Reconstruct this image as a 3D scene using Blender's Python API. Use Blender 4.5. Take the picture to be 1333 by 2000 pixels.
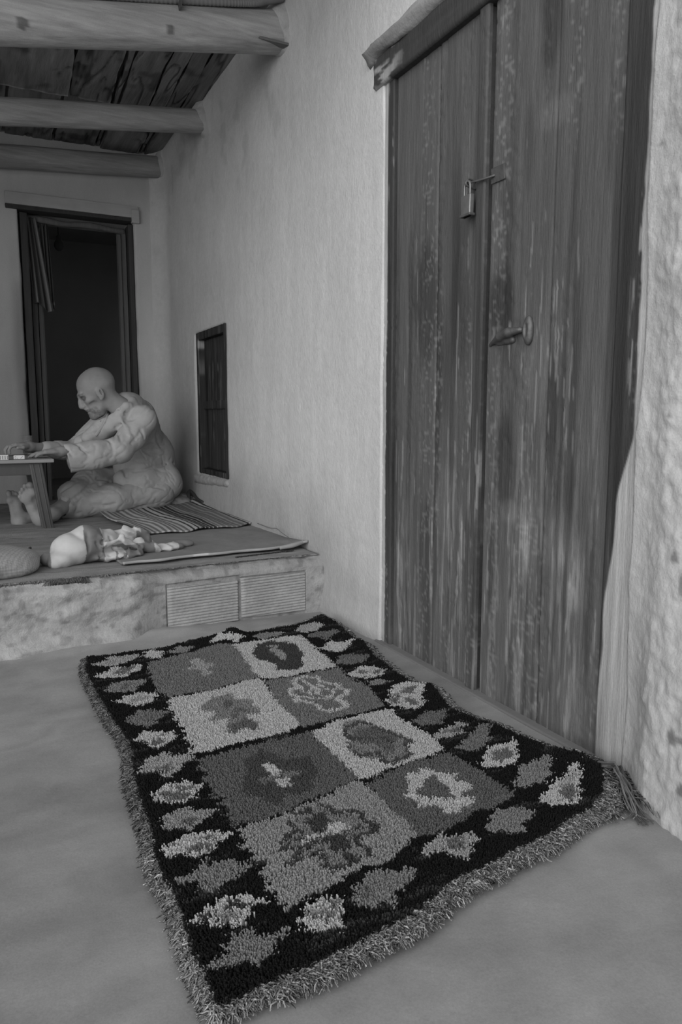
import bpy, math, random, bmesh
import numpy as np
for o in list(bpy.data.objects): bpy.data.objects.remove(o)
SC=bpy.context.scene; COL=SC.collection
# ------------------------------------------------------------ camera
PITCH=math.radians(7.438); YAW=math.radians(26.577)
cam=bpy.data.objects.new('camera',bpy.data.cameras.new('camera')); COL.objects.link(cam)
cam.location=(0,0,0.82); cam.rotation_euler=(math.pi/2-PITCH,0,-YAW)
cam.data.sensor_fit='VERTICAL'; cam.data.sensor_height=36; cam.data.lens=36*1440/2000; cam.data.clip_start=.02
SC.camera=cam
# ------------------------------------------------------------ light: an overcast courtyard sky
W=bpy.data.worlds.new('sky'); SC.world=W; W.use_nodes=True
bg=W.node_tree.nodes['Background']; bg.inputs[0].default_value=(.80,.80,.80,1); bg.inputs[1].default_value=1.0
sun=bpy.data.objects.new('soft_sun',bpy.data.lights.new('soft_sun','SUN')); COL.objects.link(sun)
sun.data.energy=3.2; sun.data.angle=math.radians(70); sun.rotation_euler=(math.radians(74),0,math.radians(-48))
SC.view_settings.view_transform='Standard'; SC.view_settings.look='None'; SC.view_settings.exposure=-0.2; SC.view_settings.gamma=1
SC.view_settings.use_curve_mapping=False
rng=np.random.default_rng(7); random.seed(7)
# ------------------------------------------------------------ helpers
def s2l(v): v=v/255.; return ((v+.055)/1.055)**2.4 if v>.04 else v/12.92
_lat={}
def vnoise(p,seed=0):
    "value noise, p (...,k) k=2 or 3, result about -1..1"
    p=np.asarray(p,dtype=np.float64); k=p.shape[-1]
    if k==2: p=np.concatenate([p,np.zeros(p.shape[:-1]+(1,))],-1)
    L=_lat.get(seed)
    if L is None: L=_lat[seed]=np.random.default_rng(1000+seed).uniform(-1,1,(32,32,32)).astype(np.float32)
    i=np.floor(p).astype(np.int64); f=p-i; f=f*f*(3-2*f); i&=31; j=(i+1)&31
    x0,y0,z0=i[...,0],i[...,1],i[...,2]; x1,y1,z1=j[...,0],j[...,1],j[...,2]; fx,fy,fz=f[...,0],f[...,1],f[...,2]
    a=L[x0,y0,z0]*(1-fx)+L[x1,y0,z0]*fx; b=L[x0,y1,z0]*(1-fx)+L[x1,y1,z0]*fx
    r=a*(1-fy)+b*fy
    if k==2: return r
    a=L[x0,y0,z1]*(1-fx)+L[x1,y0,z1]*fx; b=L[x0,y1,z1]*(1-fx)+L[x1,y1,z1]*fx
    return r*(1-fz)+(a*(1-fy)+b*fy)*fz
def fbm(p,o=4,seed=0):
    p=np.asarray(p,dtype=np.float64); r=0; a=1.; s=0
    for k in range(o): r=r+a*vnoise(p*(2.03**k)+17.3*k,seed+k); s+=a; a*=.55
    return r/s
def st(*a): return np.stack(np.broadcast_arrays(*a),-1)
def smst(a,b,x): t=np.clip((x-a)/(b-a),0,1); return t*t*(3-2*t)
def link(name,me,m=None,parent=None,smooth=False,kind=None,label=None):
    o=bpy.data.objects.new(name,me); COL.objects.link(o)
    if m is not None: me.materials.append(m)
    if smooth: me.polygons.foreach_set('use_smooth',[True]*len(me.polygons))
    if parent is not None: o.parent=parent
    if kind: o['kind']=kind
    if label: o['label']=label
    return o
def mesh(name,V,F,col=None):
    me=bpy.data.meshes.new(name); V=np.asarray(V,dtype=np.float32); F=np.asarray(F,dtype=np.int32)
    n=F.shape[1]; me.vertices.add(len(V)); me.vertices.foreach_set('co',V.ravel())
    me.loops.add(F.size); me.loops.foreach_set('vertex_index',F.ravel())
    me.polygons.add(len(F)); me.polygons.foreach_set('loop_start',np.arange(0,F.size,n,dtype=np.int32))
    if col is not None:
        c=np.asarray(col,dtype=np.float32); c4=np.ones((len(V),4),np.float32); c4[:,:3]=c[:,None] if c.ndim==1 else c
        at=me.color_attributes.new('Col','FLOAT_COLOR','POINT'); at.data.foreach_set('color',c4.ravel())
    me.update(calc_edges=True); me.validate(); return me
def thing(name,label,cat,loc=(0,0,0),group=None):
    o=bpy.data.objects.new(name,None); COL.objects.link(o); o.location=loc; o.empty_display_size=.1
    o['label']=label; o['category']=cat
    if group: o['group']=group
    return o
def tag(o,label,cat,group=None):
    o['label']=label; o['category']=cat
    if group: o['group']=group
    return o
def put(o,parent):
    "parent without moving (parents are unrotated, unscaled empties)"
    o.parent=parent; o.location=o.location-parent.location; return o
def mat(name,g=None,rough=.9,noise=(6,6,6),amp=.15,noise2=None,amp2=0,bump=.3,bscale=(60,60,60),bdist=.004,b2=None,spec=.2,metal=0,attr=False,grit=0,gsc=(260,260,260)):
    "procedural grey surface. g: sRGB-like albedo (0..255) or attribute Col"
    m=bpy.data.materials.new(name); m.use_nodes=True; nt=m.node_tree; N=nt.nodes; L=nt.links
    b=N['Principled BSDF']; b.inputs['Roughness'].default_value=rough; b.inputs['Specular IOR Level'].default_value=spec; b.inputs['Metallic'].default_value=metal
    tc=N.new('ShaderNodeTexCoord')
    def nz(sc,detail=5,r=.6):
        mp=N.new('ShaderNodeMapping'); mp.inputs['Scale'].default_value=sc; L.new(tc.outputs['Object'],mp.inputs[0])
        n=N.new('ShaderNodeTexNoise'); n.inputs['Scale'].default_value=1; n.inputs['Detail'].default_value=detail; n.inputs['Roughness'].default_value=r
        L.new(mp.outputs[0],n.inputs[0]); return n.outputs[0]
    def math_(op,a,c,clamp=False):
        q=N.new('ShaderNodeMath'); q.operation=op; q.use_clamp=clamp
        for k,v in enumerate((a,c)):
            if isinstance(v,(int,float)): q.inputs[k].default_value=v
            else: L.new(v,q.inputs[k])
        return q.outputs[0]
    f=math_('ADD',math_('MULTIPLY',math_('SUBTRACT',nz(noise),.5),amp*4),1)
    if noise2: f=math_('MULTIPLY',f,math_('ADD',math_('MULTIPLY',math_('SUBTRACT',nz(noise2,3),.5),amp2*4),1))
    if grit: f=math_('MULTIPLY',f,math_('ADD',math_('MULTIPLY',math_('SUBTRACT',nz(gsc,2,.7),.5),grit*4),1))
    if attr:
        a=N.new('ShaderNodeAttribute'); a.attribute_name='Col'; base=a.outputs['Color']
    else:
        r=N.new('ShaderNodeRGB'); v=s2l(g); r.outputs[0].default_value=(v,v,v,1); base=r.outputs[0]
    vm=N.new('ShaderNodeVectorMath'); vm.operation='SCALE'; L.new(base,vm.inputs[0]); L.new(f,vm.inputs['Scale'])
    L.new(vm.outputs[0],b.inputs['Base Color'])
    if bump:
        h=nz(bscale,6)
        if b2: h=math_('ADD',h,nz(b2,4))
        bp=N.new('ShaderNodeBump'); bp.inputs['Strength'].default_value=bump; bp.inputs['Distance'].default_value=bdist
        L.new(h,bp.inputs['Height']); L.new(bp.outputs[0],b.inputs['Normal'])
    return m
def gridF(nu,nv,off=0,flip=False):
    i=np.arange(nu*nv).reshape(nu,nv)+off
    q=np.stack([i[:-1,:-1],i[1:,:-1],i[1:,1:],i[:-1,1:]],-1).reshape(-1,4)
    return q[:,::-1] if flip else q
def slab(name,us,vs,fn,depth,axis,col=None,m=None,parent=None,kind=None,flip=False,**k):
    """heightfield block: us,vs 1-d coordinates; fn(U,V)->offset along axis; closed with a back at 'depth' (absolute)"""
    U,V=np.meshgrid(us,vs,indexing='ij'); H=fn(U,V); nu,nv=U.shape
    def P(U,V,H):
        return {'x':st(H,U,V),'y':st(U,H,V),'z':st(U,V,H)}[axis].reshape(-1,3)
    top=P(U,V,H)
    per=np.concatenate([np.arange(nu)*nv,(nu-1)*nv+np.arange(1,nv),np.arange(nu-2,-1,-1)*nv+nv-1,np.arange(nv-2,0,-1)])
    bot=P(U,V,np.full_like(H,depth))[per]
    n=len(top); m_=len(per); a=per; b=np.roll(per,-1); c=n+np.arange(m_); d=np.roll(c,-1)
    side=np.stack([a,c,d,b],-1)
    cs=P(np.array(us).mean(),np.array(vs).mean(),depth)[:1] if 0 else bot.mean(0,keepdims=True)
    F=gridF(nu,nv); tri=np.stack([d,c,np.full(m_,n+m_),np.full(m_,n+m_)],-1)
    # fan as quads with a doubled centre vertex
    tri[:,3]=n+m_+1
    V_=np.concatenate([top,bot,cs,cs]); F=np.concatenate([F,side,tri])
    if flip: F=F[:,::-1]
    cc=None
    if col is not None:
        cv=col(U,V,H).reshape(-1); cc=np.concatenate([cv,cv[per],[cv.mean()]*2])
    me=mesh(name,V_,F,cc)
    bm=bmesh.new(); bm.from_mesh(me); bmesh.ops.remove_doubles(bm,verts=bm.verts[-2:] if 0 else list(bm.verts)[-2:],dist=1e-6); bmesh.ops.recalc_face_normals(bm,faces=bm.faces); bm.to_mesh(me); bm.free()
    o=link(name,me,m,parent,kind=kind,**k)
    pol=np.zeros(len(me.polygons),bool); pol[:(nu-1)*(nv-1)]=True; me.polygons.foreach_set('use_smooth',pol)
    return o
def box(bm,x0,x1,y0,y1,z0,z1):
    v=[bm.verts.new(p) for p in ((x0,y0,z0),(x1,y0,z0),(x1,y1,z0),(x0,y1,z0),(x0,y0,z1),(x1,y0,z1),(x1,y1,z1),(x0,y1,z1))]
    for f in ((0,3,2,1),(4,5,6,7),(0,1,5,4),(1,2,6,5),(2,3,7,6),(3,0,4,7)): bm.faces.new([v[i] for i in f])
    return v
def prism(bm,a,b,sx,sy,up=(0,0,1),taper=1.):
    "bar from a to b with a rectangular section sx (sideways) by sy"
    a=np.array(a,float); b=np.array(b,float); d=b-a; d/=np.linalg.norm(d); s=np.cross(d,up)
    if np.linalg.norm(s)<1e-4: s=np.cross(d,(0,1,0))
    s/=np.linalg.norm(s); t=np.cross(s,d); v=[]
    for p,k in ((a,1.),(b,taper)):
        for i,j in ((-1,-1),(1,-1),(1,1),(-1,1)): v.append(bm.verts.new(p+s*i*sx*k/2+t*j*sy*k/2))
    for f in ((3,2,1,0),(4,5,6,7),(0,1,5,4),(1,2,6,5),(2,3,7,6),(3,0,4,7)): bm.faces.new([v[i] for i in f])
    return v
def bmobj(name,bm,m,parent=None,bevel=0,seg=2,smooth=False,kind=None,label=None,jit=0):
    if bevel: bmesh.ops.bevel(bm,geom=list(bm.edges),offset=bevel,segments=seg,affect='EDGES',profile=.6)
    if jit:
        for v in bm.verts: v.co+= __import__('mathutils').Vector([random.uniform(-jit,jit) for _ in range(3)])
    bmesh.ops.recalc_face_normals(bm,faces=bm.faces)
    me=bpy.data.meshes.new(name); bm.to_mesh(me); bm.free(); return link(name,me,m,parent,smooth=smooth,kind=kind,label=label)
def tube(pts,rad,n=10,cap=True,radfn=None):
    "returns V,F (quads) for a tube along pts"
    P=np.array(pts,float); m_=len(P); R=np.broadcast_to(np.array(rad,float),(m_,)) if np.ndim(rad)<2 else rad
    T=np.gradient(P,axis=0); T/=np.linalg.norm(T,axis=1,keepdims=True)
    up=np.array([0,0,1.]) if abs(T[0,2])<.9 else np.array([0,1.,0]); V=[]
    s=np.cross(T[0],up); s/=np.linalg.norm(s)
    th=np.arange(n)*2*np.pi/n
    for i in range(m_):
        s=s-T[i]*(s@T[i]); s/=np.linalg.norm(s); t=np.cross(T[i],s)
        r=R[i]*(np.ones(n) if radfn is None else radfn(i,th))
        V.append(P[i]+np.outer(np.cos(th)*r,s)+np.outer(np.sin(th)*r,t))
    V=np.concatenate(V); F=[]
    i=np.arange(m_-1)[:,None]*n; j=np.arange(n)[None]; k=(j+1)%n
    F=np.stack([i+j,i+k,i+n+k,i+n+j],-1).reshape(-1,4)
    if cap:
        c0=len(V); V=np.concatenate([V,P[:1]-T[:1]*R[0]*.3,P[-1:]+T[-1:]*R[-1]*.3]); e=np.arange(0,n,2)
        F=np.concatenate([F,np.stack([np.full(len(e),c0),(e+2)%n,(e+1)%n,e],-1),np.stack([np.full(len(e),c0+1),(m_-1)*n+e,(m_-1)*n+(e+1)%n,(m_-1)*n+(e+2)%n],-1)])
    return V,F
def spl(pts,n=40):
    "Catmull-Rom"
    P=np.array(pts,float); P=np.concatenate([2*P[:1]-P[1:2],P,2*P[-1:]-P[-2:-1]]); m_=len(P)-3; o=[]
    for t in np.linspace(0,m_-1e-6,n):
        i=int(t); f=t-i; a,b,c,d=P[i:i+4]
        o.append(.5*((2*b)+(-a+c)*f+(2*a-5*b+4*c-d)*f*f+(-a+3*b-3*c+d)*f**3))
    return np.array(o)
def tubeobj(name,pts,rad,m,parent=None,n=10,samples=None,radfn=None,**k):
    p=spl(pts,samples) if samples else np.array(pts,float)
    r=np.interp(np.linspace(0,1,len(p)),np.linspace(0,1,len(rad)),rad) if np.ndim(rad) else rad
    V,F=tube(p,r,n,radfn=radfn); return link(name,mesh(name,V,F),m,parent,smooth=True,**k)
# ---- implicit surfaces
class Field:
    def __init__(s,lo,hi,h):
        s.lo=np.array(lo,float); s.h=h; s.n=(np.ceil((np.array(hi)-s.lo)/h)).astype(int)+1
        s.f=np.full(s.n,1.,np.float32)
    def sub(s,lo,hi,pad):
        a=np.clip(np.floor((np.array(lo)-pad-s.lo)/s.h).astype(int),0,s.n); b=np.clip(np.ceil((np.array(hi)+pad-s.lo)/s.h).astype(int)+1,0,s.n)
        sl=tuple(slice(i,j) for i,j in zip(a,b))
        g=[(s.lo[k]+s.h*np.arange(a[k],b[k])).astype(np.float32) for k in range(3)]
        return sl,np.meshgrid(*g,indexing='ij',sparse=True)
    def put(s,sl,d,k,mode):
        f=s.f[sl]
        if f.size==0: return
        if mode=='add':
            if k>0: h=np.maximum(k-np.abs(f-d),0)/k; s.f[sl]=np.minimum(f,d)-h*h*k*.25
            else: s.f[sl]=np.minimum(f,d)
        else:
            d=-d
            if k>0: h=np.maximum(k-np.abs(f-d),0)/k; s.f[sl]=np.maximum(f,d)+h*h*k*.25
            else: s.f[sl]=np.maximum(f,d)
    def cap(s,a,b,r0,r1=None,k=.02,mode='add',sq=None):
        r1=r0 if r1 is None else r1; a=np.array(a,float); b=np.array(b,float); R=max(r0,r1)
        sl,(X,Y,Z)=s.sub(np.minimum(a,b)-R,np.maximum(a,b)+R,k+.015)
        ab=b-a; L=ab@ab+1e-12; px,py,pz=X-a[0],Y-a[1],Z-a[2]
        t=np.clip((px*ab[0]+py*ab[1]+pz*ab[2])/L,0,1)
        d=np.sqrt((px-ab[0]*t)**2+(py-ab[1]*t)**2+(pz-ab[2]*t)**2)-(r0+(r1-r0)*t); s.put(sl,d,k,mode)
    def chain(s,pts,k=.02,mode='add'):
        for p,q in zip(pts[:-1],pts[1:]): s.cap(p[:3],q[:3],p[3],q[3],k,mode)
    def ell(s,c,r,R=None,k=.02,mode='add'):
        c=np.array(c,float); r=np.array(r,float); M=np.eye(3) if R is None else np.array(R)  # rows = local axes
        ext=np.sqrt(((M*r[:,None])**2).sum(0)); sl,(X,Y,Z)=s.sub(c-ext,c+ext,k+.015)
        px,py,pz=X-c[0],Y-c[1],Z-c[2]
        q=[(px*M[i,0]+py*M[i,1]+pz*M[i,2]) for i in range(3)]
        k0=np.sqrt(sum((q[i]/r[i])**2 for i in range(3)))+1e-9; k1=np.sqrt(sum((q[i]/r[i]**2)**2 for i in range(3)))+1e-9
        s.put(sl,k0*(k0-1)/k1,k,mode)
    def hit(s,ax,ay):
        "first point of the surface along the line of sight that leaves the camera spot at image angles (ax,ay)"
        cp,sp_,cy,sy=math.cos(PITCH),math.sin(PITCH),math.cos(YAW),math.sin(YAW)
        fw=np.array([sy*cp,cy*cp,-sp_]); r=np.array([cy,-sy,0]); d=np.cross(fw,r); v=fw*1440+r*(ax-666.5)+d*(ay-1000); v/=np.linalg.norm(v)
        P=np.array([0,0,.82])+np.arange(2.5,6.5,.003)[:,None]*v; i=np.round((P-s.lo)/s.h).astype(int); ok=((i>=0)&(i<s.n)).all(1); P=P[ok]; i=i[ok]
        q=np.nonzero(s.f[tuple(i.T)]<0)[0]; return P[q[0]] if len(q) else None
    def groove(s,pts,r=.006,k=.012,mode='sub',depth=0.0):
        h=[s.hit(*p) for p in pts]; h=[p for p in h if p is not None]
        for a,b in zip(h[:-1],h[1:]):
            if np.linalg.norm(a-b)<.12: s.cap(a,b,r,r,k,mode)
    def warp(s,fn,band=.03):
        "fn(points)->offset added to the field near the surface"
        ix=np.nonzero(np.abs(s.f)<band); P=s.lo+np.stack(ix,-1)*s.h; s.f[ix]+=fn(P).astype(np.float32)
    def mesh(s,name,colfn=None,fix=None):
        f=s.f; f[0]=f[-1]=.05; f[:,0]=f[:,-1]=.05; f[:,:,0]=f[:,:,-1]=.05
        I=f<0; c=I[:-1,:-1,:-1].astype(np.int8)
        tot=sum(I[a:I.shape[0]-1+a,b:I.shape[1]-1+b,d:I.shape[2]-1+d].astype(np.int8) for a in (0,1) for b in (0,1) for d in (0,1))
        act=np.nonzero((tot>0)&(tot<8)); base=np.stack(act,-1); n=len(base)
        idx=np.full(tot.shape,-1,np.int32); idx[act]=np.arange(n)
        acc=np.zeros((n,3)); cnt=np.zeros(n)
        for ax in range(3):
            o1,o2=[k for k in range(3) if k!=ax]
            for u in (0,1):
                for v in (0,1):
                    p=base.copy(); p[:,o1]+=u; p[:,o2]+=v; q=p.copy(); q[:,ax]+=1
                    A=f[tuple(p.T)]; B=f[tuple(q.T)]; cr=(A<0)!=(B<0); t=A/(A-B+1e-12)
                    w=p.astype(float); w[:,ax]+=t; acc[cr]+=w[cr]; cnt[cr]+=1
        V=s.lo+acc/cnt[:,None]*s.h; F=[]
        for ax in range(3):
            o1,o2=[(1,2),(2,0),(0,1)][ax]
            sl0=[slice(None)]*3; sl1=[slice(None)]*3; sl0[ax]=slice(0,-1); sl1[ax]=slice(1,None)
            A=I[tuple(sl0)]; B=I[tuple(sl1)]
            e=np.stack(np.nonzero(A!=B),-1); e=e[(e[:,o1]>0)&(e[:,o2]>0)]
            e=e[(e[:,o1]<f.shape[o1]-1)&(e[:,o2]<f.shape[o2]-1)]
            ins=A[tuple(e.T)]
            def at(d1,d2):
                g=e.copy(); g[:,o1]-=d1; g[:,o2]-=d2; return idx[tuple(g.T)]
            q=np.stack([at(0,0),at(1,0),at(1,1),at(0,1)],-1); q[~ins]=q[~ins][:,::-1]; F.append(q)
        F=np.concatenate(F); F=F[(F>=0).all(1)]
        if fix is not None: V=fix(V)
        # light smoothing
        E=np.concatenate([F[:,[0,1]],F[:,[1,2]],F[:,[2,3]],F[:,[3,0]]]); E=np.concatenate([E,E[:,::-1]])
        for _ in range(2):
            S=np.stack([np.bincount(E[:,0],V[E[:,1],k],len(V)) for k in range(3)],-1); c_=np.bincount(E[:,0],minlength=len(V))[:,None]; V=V*.5+.5*S/np.maximum(c_,1)
        return mesh(name,V,F,None if colfn is None else colfn(V))

# ------------------------------------------------------------ materials
M={}
M['plaster']=mat('whitewashed_plaster',attr=True,grit=.08,noise=(3,3,3),amp=.05,noise2=(14,14,3),amp2=.05,bump=.35,bscale=(55,55,40),bdist=.004,b2=(9,9,7))
M['stucco']=mat('rough_stucco',attr=True,grit=.08,noise=(5,5,5),amp=.06,noise2=(30,30,30),amp2=.06,bump=.5,bscale=(75,75,60),bdist=.006,b2=(24,24,20))
M['floor']=mat('trowelled_cement',attr=True,grit=.10,noise=(1.6,1.2,1),amp=.13,noise2=(7,16,5),amp2=.07,bump=.25,bscale=(60,60,60),bdist=.003,b2=(5,12,5),rough=.8,spec=.25)
M['riser']=mat('worn_cement_render',attr=True,grit=.12,noise=(6,6,9),amp=.12,noise2=(25,25,25),amp2=.1,bump=.7,bscale=(60,60,60),bdist=.006,b2=(16,16,16))
M['doorwood']=mat('painted_door_wood',attr=True,grit=.12,gsc=(60,420,110),noise=(5,45,2.2),amp=.14,noise2=(5,150,9),amp2=.17,bump=.8,bscale=(40,260,24),bdist=.003,b2=(4,40,3),rough=.72,spec=.3)
M['log']=mat('peeled_log',110,noise=(1.6,20,20),amp=.2,grit=.08,noise2=(5,60,60),amp2=.22,bump=.5,bscale=(5,90,90),bdist=.004,b2=(2,25,25),rough=.85)
M['logbeam']=mat('peeled_log_beam',attr=True,noise=(1.6,20,20),amp=.2,grit=.08,noise2=(5,60,60),amp2=.22,bump=.5,bscale=(5,90,90),bdist=.004,b2=(2,25,25),rough=.85)  # tone of each log comes from the Col attribute
M['board']=mat('old_ceiling_board',attr=True,noise=(18,2.2,5),amp=.3,grit=.1,noise2=(60,5,20),amp2=.15,bump=.7,bscale=(60,6,20),bdist=.006,b2=(16,2,5))
M['dark']=mat('dark_interior',146,noise=(2,2,2),amp=.1,bump=.2)
M['oldwood']=mat('old_frame_wood',92,noise=(30,30,2.5),amp=.2,noise2=(80,80,6),amp2=.12,bump=.6,bscale=(90,90,6),bdist=.004)
M['darkwood']=mat('dark_shutter_wood',attr=True,noise=(30,34,2.5),amp=.22,noise2=(80,120,4),amp2=.2,bump=.7,bscale=(30,120,5),bdist=.004)
M['paintedframe']=mat('white_painted_frame_wood',165,noise=(10,10,10),amp=.08,noise2=(3,60,60),amp2=.05,bump=.4,bscale=(8,70,70),bdist=.003)
M['iron']=mat('tarnished_iron',92,noise=(40,40,40),amp=.2,bump=.4,rough=.5,spec=.5,metal=.4)
M['padlock']=mat('worn_steel_padlock',125,noise=(40,40,40),amp=.15,bump=.3,rough=.42,spec=.5,metal=.55)
M['conduit']=mat('ribbed_conduit_plastic',120,noise=(6,6,6),amp=.06,bump=.1,rough=.6)
M['floor_flat']=mat('platform_cement',118,noise=(4,4,4),amp=.12,bump=.4)
ROOF_Y=1.9
def S(v): return s2l(v)
# ------------------------------------------------------------ floor
def floor_z(X,Y):
    z=.004*fbm(st(X*1.3,Y*1.3),3,11)+.0012*fbm(st(X*6,Y*14),3,14)
    z=z+.035*np.clip((Y-2.60+.03*fbm(st(X*3,Y*0),2,5))/.14,0,1)**2*smst(1.1,.2,X)     # cement swept up against the platform
    return z-.004
def floor_c(X,Y,H):
    c=S(136)*(1+.34*fbm(st(X*1.1,Y*1.5),4,21)+.24*fbm(st(X*2.5+Y,Y*8),4,25)+.20*fbm(st(X*14,Y*14),4,27))
    ln=np.abs(fbm(st(X*1.2+.6*vnoise(st(X*3,Y*3),4),Y*2.2),2,29)); c=c*(1-.12*smst(.05,0,ln)*smst(0,.4,fbm(st(X,Y),2,31)+.2))
    return c
def gl(*seg):
    o=[]
    for a,b,s in seg: o.append(np.arange(a,b-1e-6,s))
    return np.concatenate(o+[[seg[-1][1]]])
slab('floor',gl((-4,-.4,.2),(-.4,1.5,.016)),gl((-5,.4,.25),(.4,2.95,.014)),floor_z,-.12,'z',floor_c,M['floor'],kind='structure')
# ------------------------------------------------------------ right wall with the door opening and the little window niche
DY0,DY1,DZ=1.165,2.262,1.915
def wall_x(Y,Z):
    base=1.300+.010*fbm(st(Y*1.1,Z*1.1),3,41)+.0022*fbm(st(Y*6,Z*6),3,45)+.0015*fbm(st(Y*22,Z*3),2,48)
    # near the camera the plaster is thick and lumpy and stands proud of the door frame
    q=smst(1.19,1.02,Y+.02*fbm(st(Z*5,Y*5),2,52)); q2=smst(1.25,.9,Y)
    lump=.006*fbm(st(Y*20,Z*16),3,55)+.007*np.abs(fbm(st(Y*44,Z*36),3,58))+.0015*vnoise(st(Y*110,Z*100),61)
    base=base-q*(.035+lump*1.2)-.065*q2*smst(.9,-.1,Z)*q
    # foot of the wall spreads a little
    base=base-.02*smst(.14,0,Z)*smst(2.25,2.4,Y)-.015*smst(.42,.24,Z)*smst(3.2,3.6,Y)
    # corner with the back wall is soft
    base=base-.10*smst(5.22,5.5,Y)**2
    # ledge where wall meets the roof
    base=base-.02*smst(2.4,2.56,Z+.04*fbm(st(Y*4,Z*4),2,66))
    # torn plaster over the lintel end
    # door opening
    yl=DY1+.012+.007*fbm(st(Z*3.5,Y*0+1),3,71); yr=DY0-.010-.008*fbm(st(Z*4,Y*0+5),3,74)
    ind=smst(yl+.008,yl-.008,Y)*smst(yr-.008,yr+.008,Y)*smst(DZ+.085,DZ+.065,Z-.012*fbm(st(Y*5,Z*0),2,77))*smst(-.02,0.0,Z+.02)
    base=base*(1-ind)+1.42*ind
    # little window niche
    wn=smst(4.655,4.62,Y+.012*fbm(st(Z*5,Y*0),2,81))*smst(4.03,4.045,Y)*smst(.455,.475,Z)*smst(1.335,1.315,Z)
    return base*(1-wn)+(1.362)*wn
def wall_c(Y,Z,H):
    c=S(190)*(1+.07*fbm(st(Y*1.2,Z*1.4),4,91)+.05*fbm(st(Y*9,Z*1.6),3,95))
    n=fbm(st(Y*3,Z*3),3,99)
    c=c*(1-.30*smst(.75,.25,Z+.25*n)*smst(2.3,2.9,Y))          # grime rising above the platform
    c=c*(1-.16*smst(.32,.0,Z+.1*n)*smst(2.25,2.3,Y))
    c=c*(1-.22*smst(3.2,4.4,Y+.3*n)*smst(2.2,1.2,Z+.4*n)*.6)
    c=c*(1-.35*smst(.30,.55,fbm(st(Y*9,Z*9),2,103))*smst(1.5,2.4,Z)*smst(2.5,3.3,Y)*.4)
    pit=smst(.52,.62,vnoise(st(Y*26,Z*22),107)*vnoise(st(Y*7,Z*6),109)+.12)*smst(1.15,1.1,Y)
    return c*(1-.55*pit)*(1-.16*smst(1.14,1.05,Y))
wy=gl((-1.5,.5,.2),(.5,1.25,.0065),(1.25,2.24,.03),(2.24,2.3,.006),(2.3,3.2,.016),(3.2,5.6,.022))
wz=gl((-.1,1.85,.008),(1.85,2.05,.008),(2.05,2.7,.018))
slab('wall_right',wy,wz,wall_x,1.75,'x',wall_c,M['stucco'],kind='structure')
# ------------------------------------------------------------ back wall with the doorway
def back_wall():
    # four blocks around the opening, made as one mesh
    bm=bmesh.new(); Vs=[];Fs=[];Cs=[];off=0
    def fy(X,Z):
        b=5.45+.010*fbm(st(X*1.5,Z*1.5),3,121)+.002*fbm(st(X*8,Z*8),3,125)
        b=b-.10*smst(1.18,1.36,X)**2
        l=.372+.010*fbm(st(Z*3,X*0),3,131)-.03*smst(1.9,.6,Z)*0; r=1.102+.012*fbm(st(Z*3,X*0+3),3,133)
        ind=smst(l-.012,l+.012,X)*smst(r+.012,r-.012,X)*smst(2.178,2.16,Z)*smst(.18,.2,Z)
        return b*(1-ind)+5.78*ind, ind
    def f(X,Z): return fy(X,Z)[0]
    def c(X,Z,H):
        n=fbm(st(X*3,Z*3),3,139)
        c=S(176)*(1+.08*fbm(st(X*2,Z*2),3,141)); 
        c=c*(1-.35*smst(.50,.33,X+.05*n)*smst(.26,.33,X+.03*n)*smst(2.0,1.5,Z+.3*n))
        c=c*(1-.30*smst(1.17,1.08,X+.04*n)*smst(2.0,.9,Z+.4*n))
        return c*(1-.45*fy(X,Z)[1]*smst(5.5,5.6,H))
    us=gl((-2.6,.2,.1),(.2,1.36,.012)); vs=gl((.1,2.7,.016))
    # opening is cut out afterwards
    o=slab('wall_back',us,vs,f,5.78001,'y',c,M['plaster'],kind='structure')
    me=o.data; b=bmesh.new(); b.from_mesh(me)
    kill=[fc for fc in b.faces if all(v.co.y>5.77 for v in fc.verts) and .36<fc.calc_center_median().x<1.12 and .19<fc.calc_center_median().z<2.18 and len(fc.verts)==4]
    # the closed back face fan would shut the doorway: drop it
    kill+=[fc for fc in b.faces if all(v.co.y>5.779 for v in fc.verts) and fc not in kill]
    bmesh.ops.delete(b,geom=list(set(kill)),context='FACES'); b.to_mesh(me); b.free()
    return o
back_wall()
# dark room seen through the doorway
bm=bmesh.new(); box(bm,-.5,1.9,7.6,7.7,.1,2.7); box(bm,-.6,-.5,5.78,7.7,.1,2.7); box(bm,1.75,1.9,5.78,7.7,.1,2.7); box(bm,-.6,1.9,5.78,7.7,2.45,2.6)
bmobj('wall_inner_room',bm,M['dark'],kind='structure')
bm=bmesh.new(); box(bm,-.6,1.9,5.4,7.7,.05,.22); bmobj('floor_inner_room',bm,M['dark'],kind='structure')
# unseen wall added on the left to control the light
slab('wall_left_added',gl((3.0,5.8,.2)),gl((-.1,2.7,.2)),lambda Y,Z:-2.6+0*Y,-2.8,'x',lambda Y,Z,H:S(170)+0*Y,M['plaster'],kind='structure')
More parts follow.
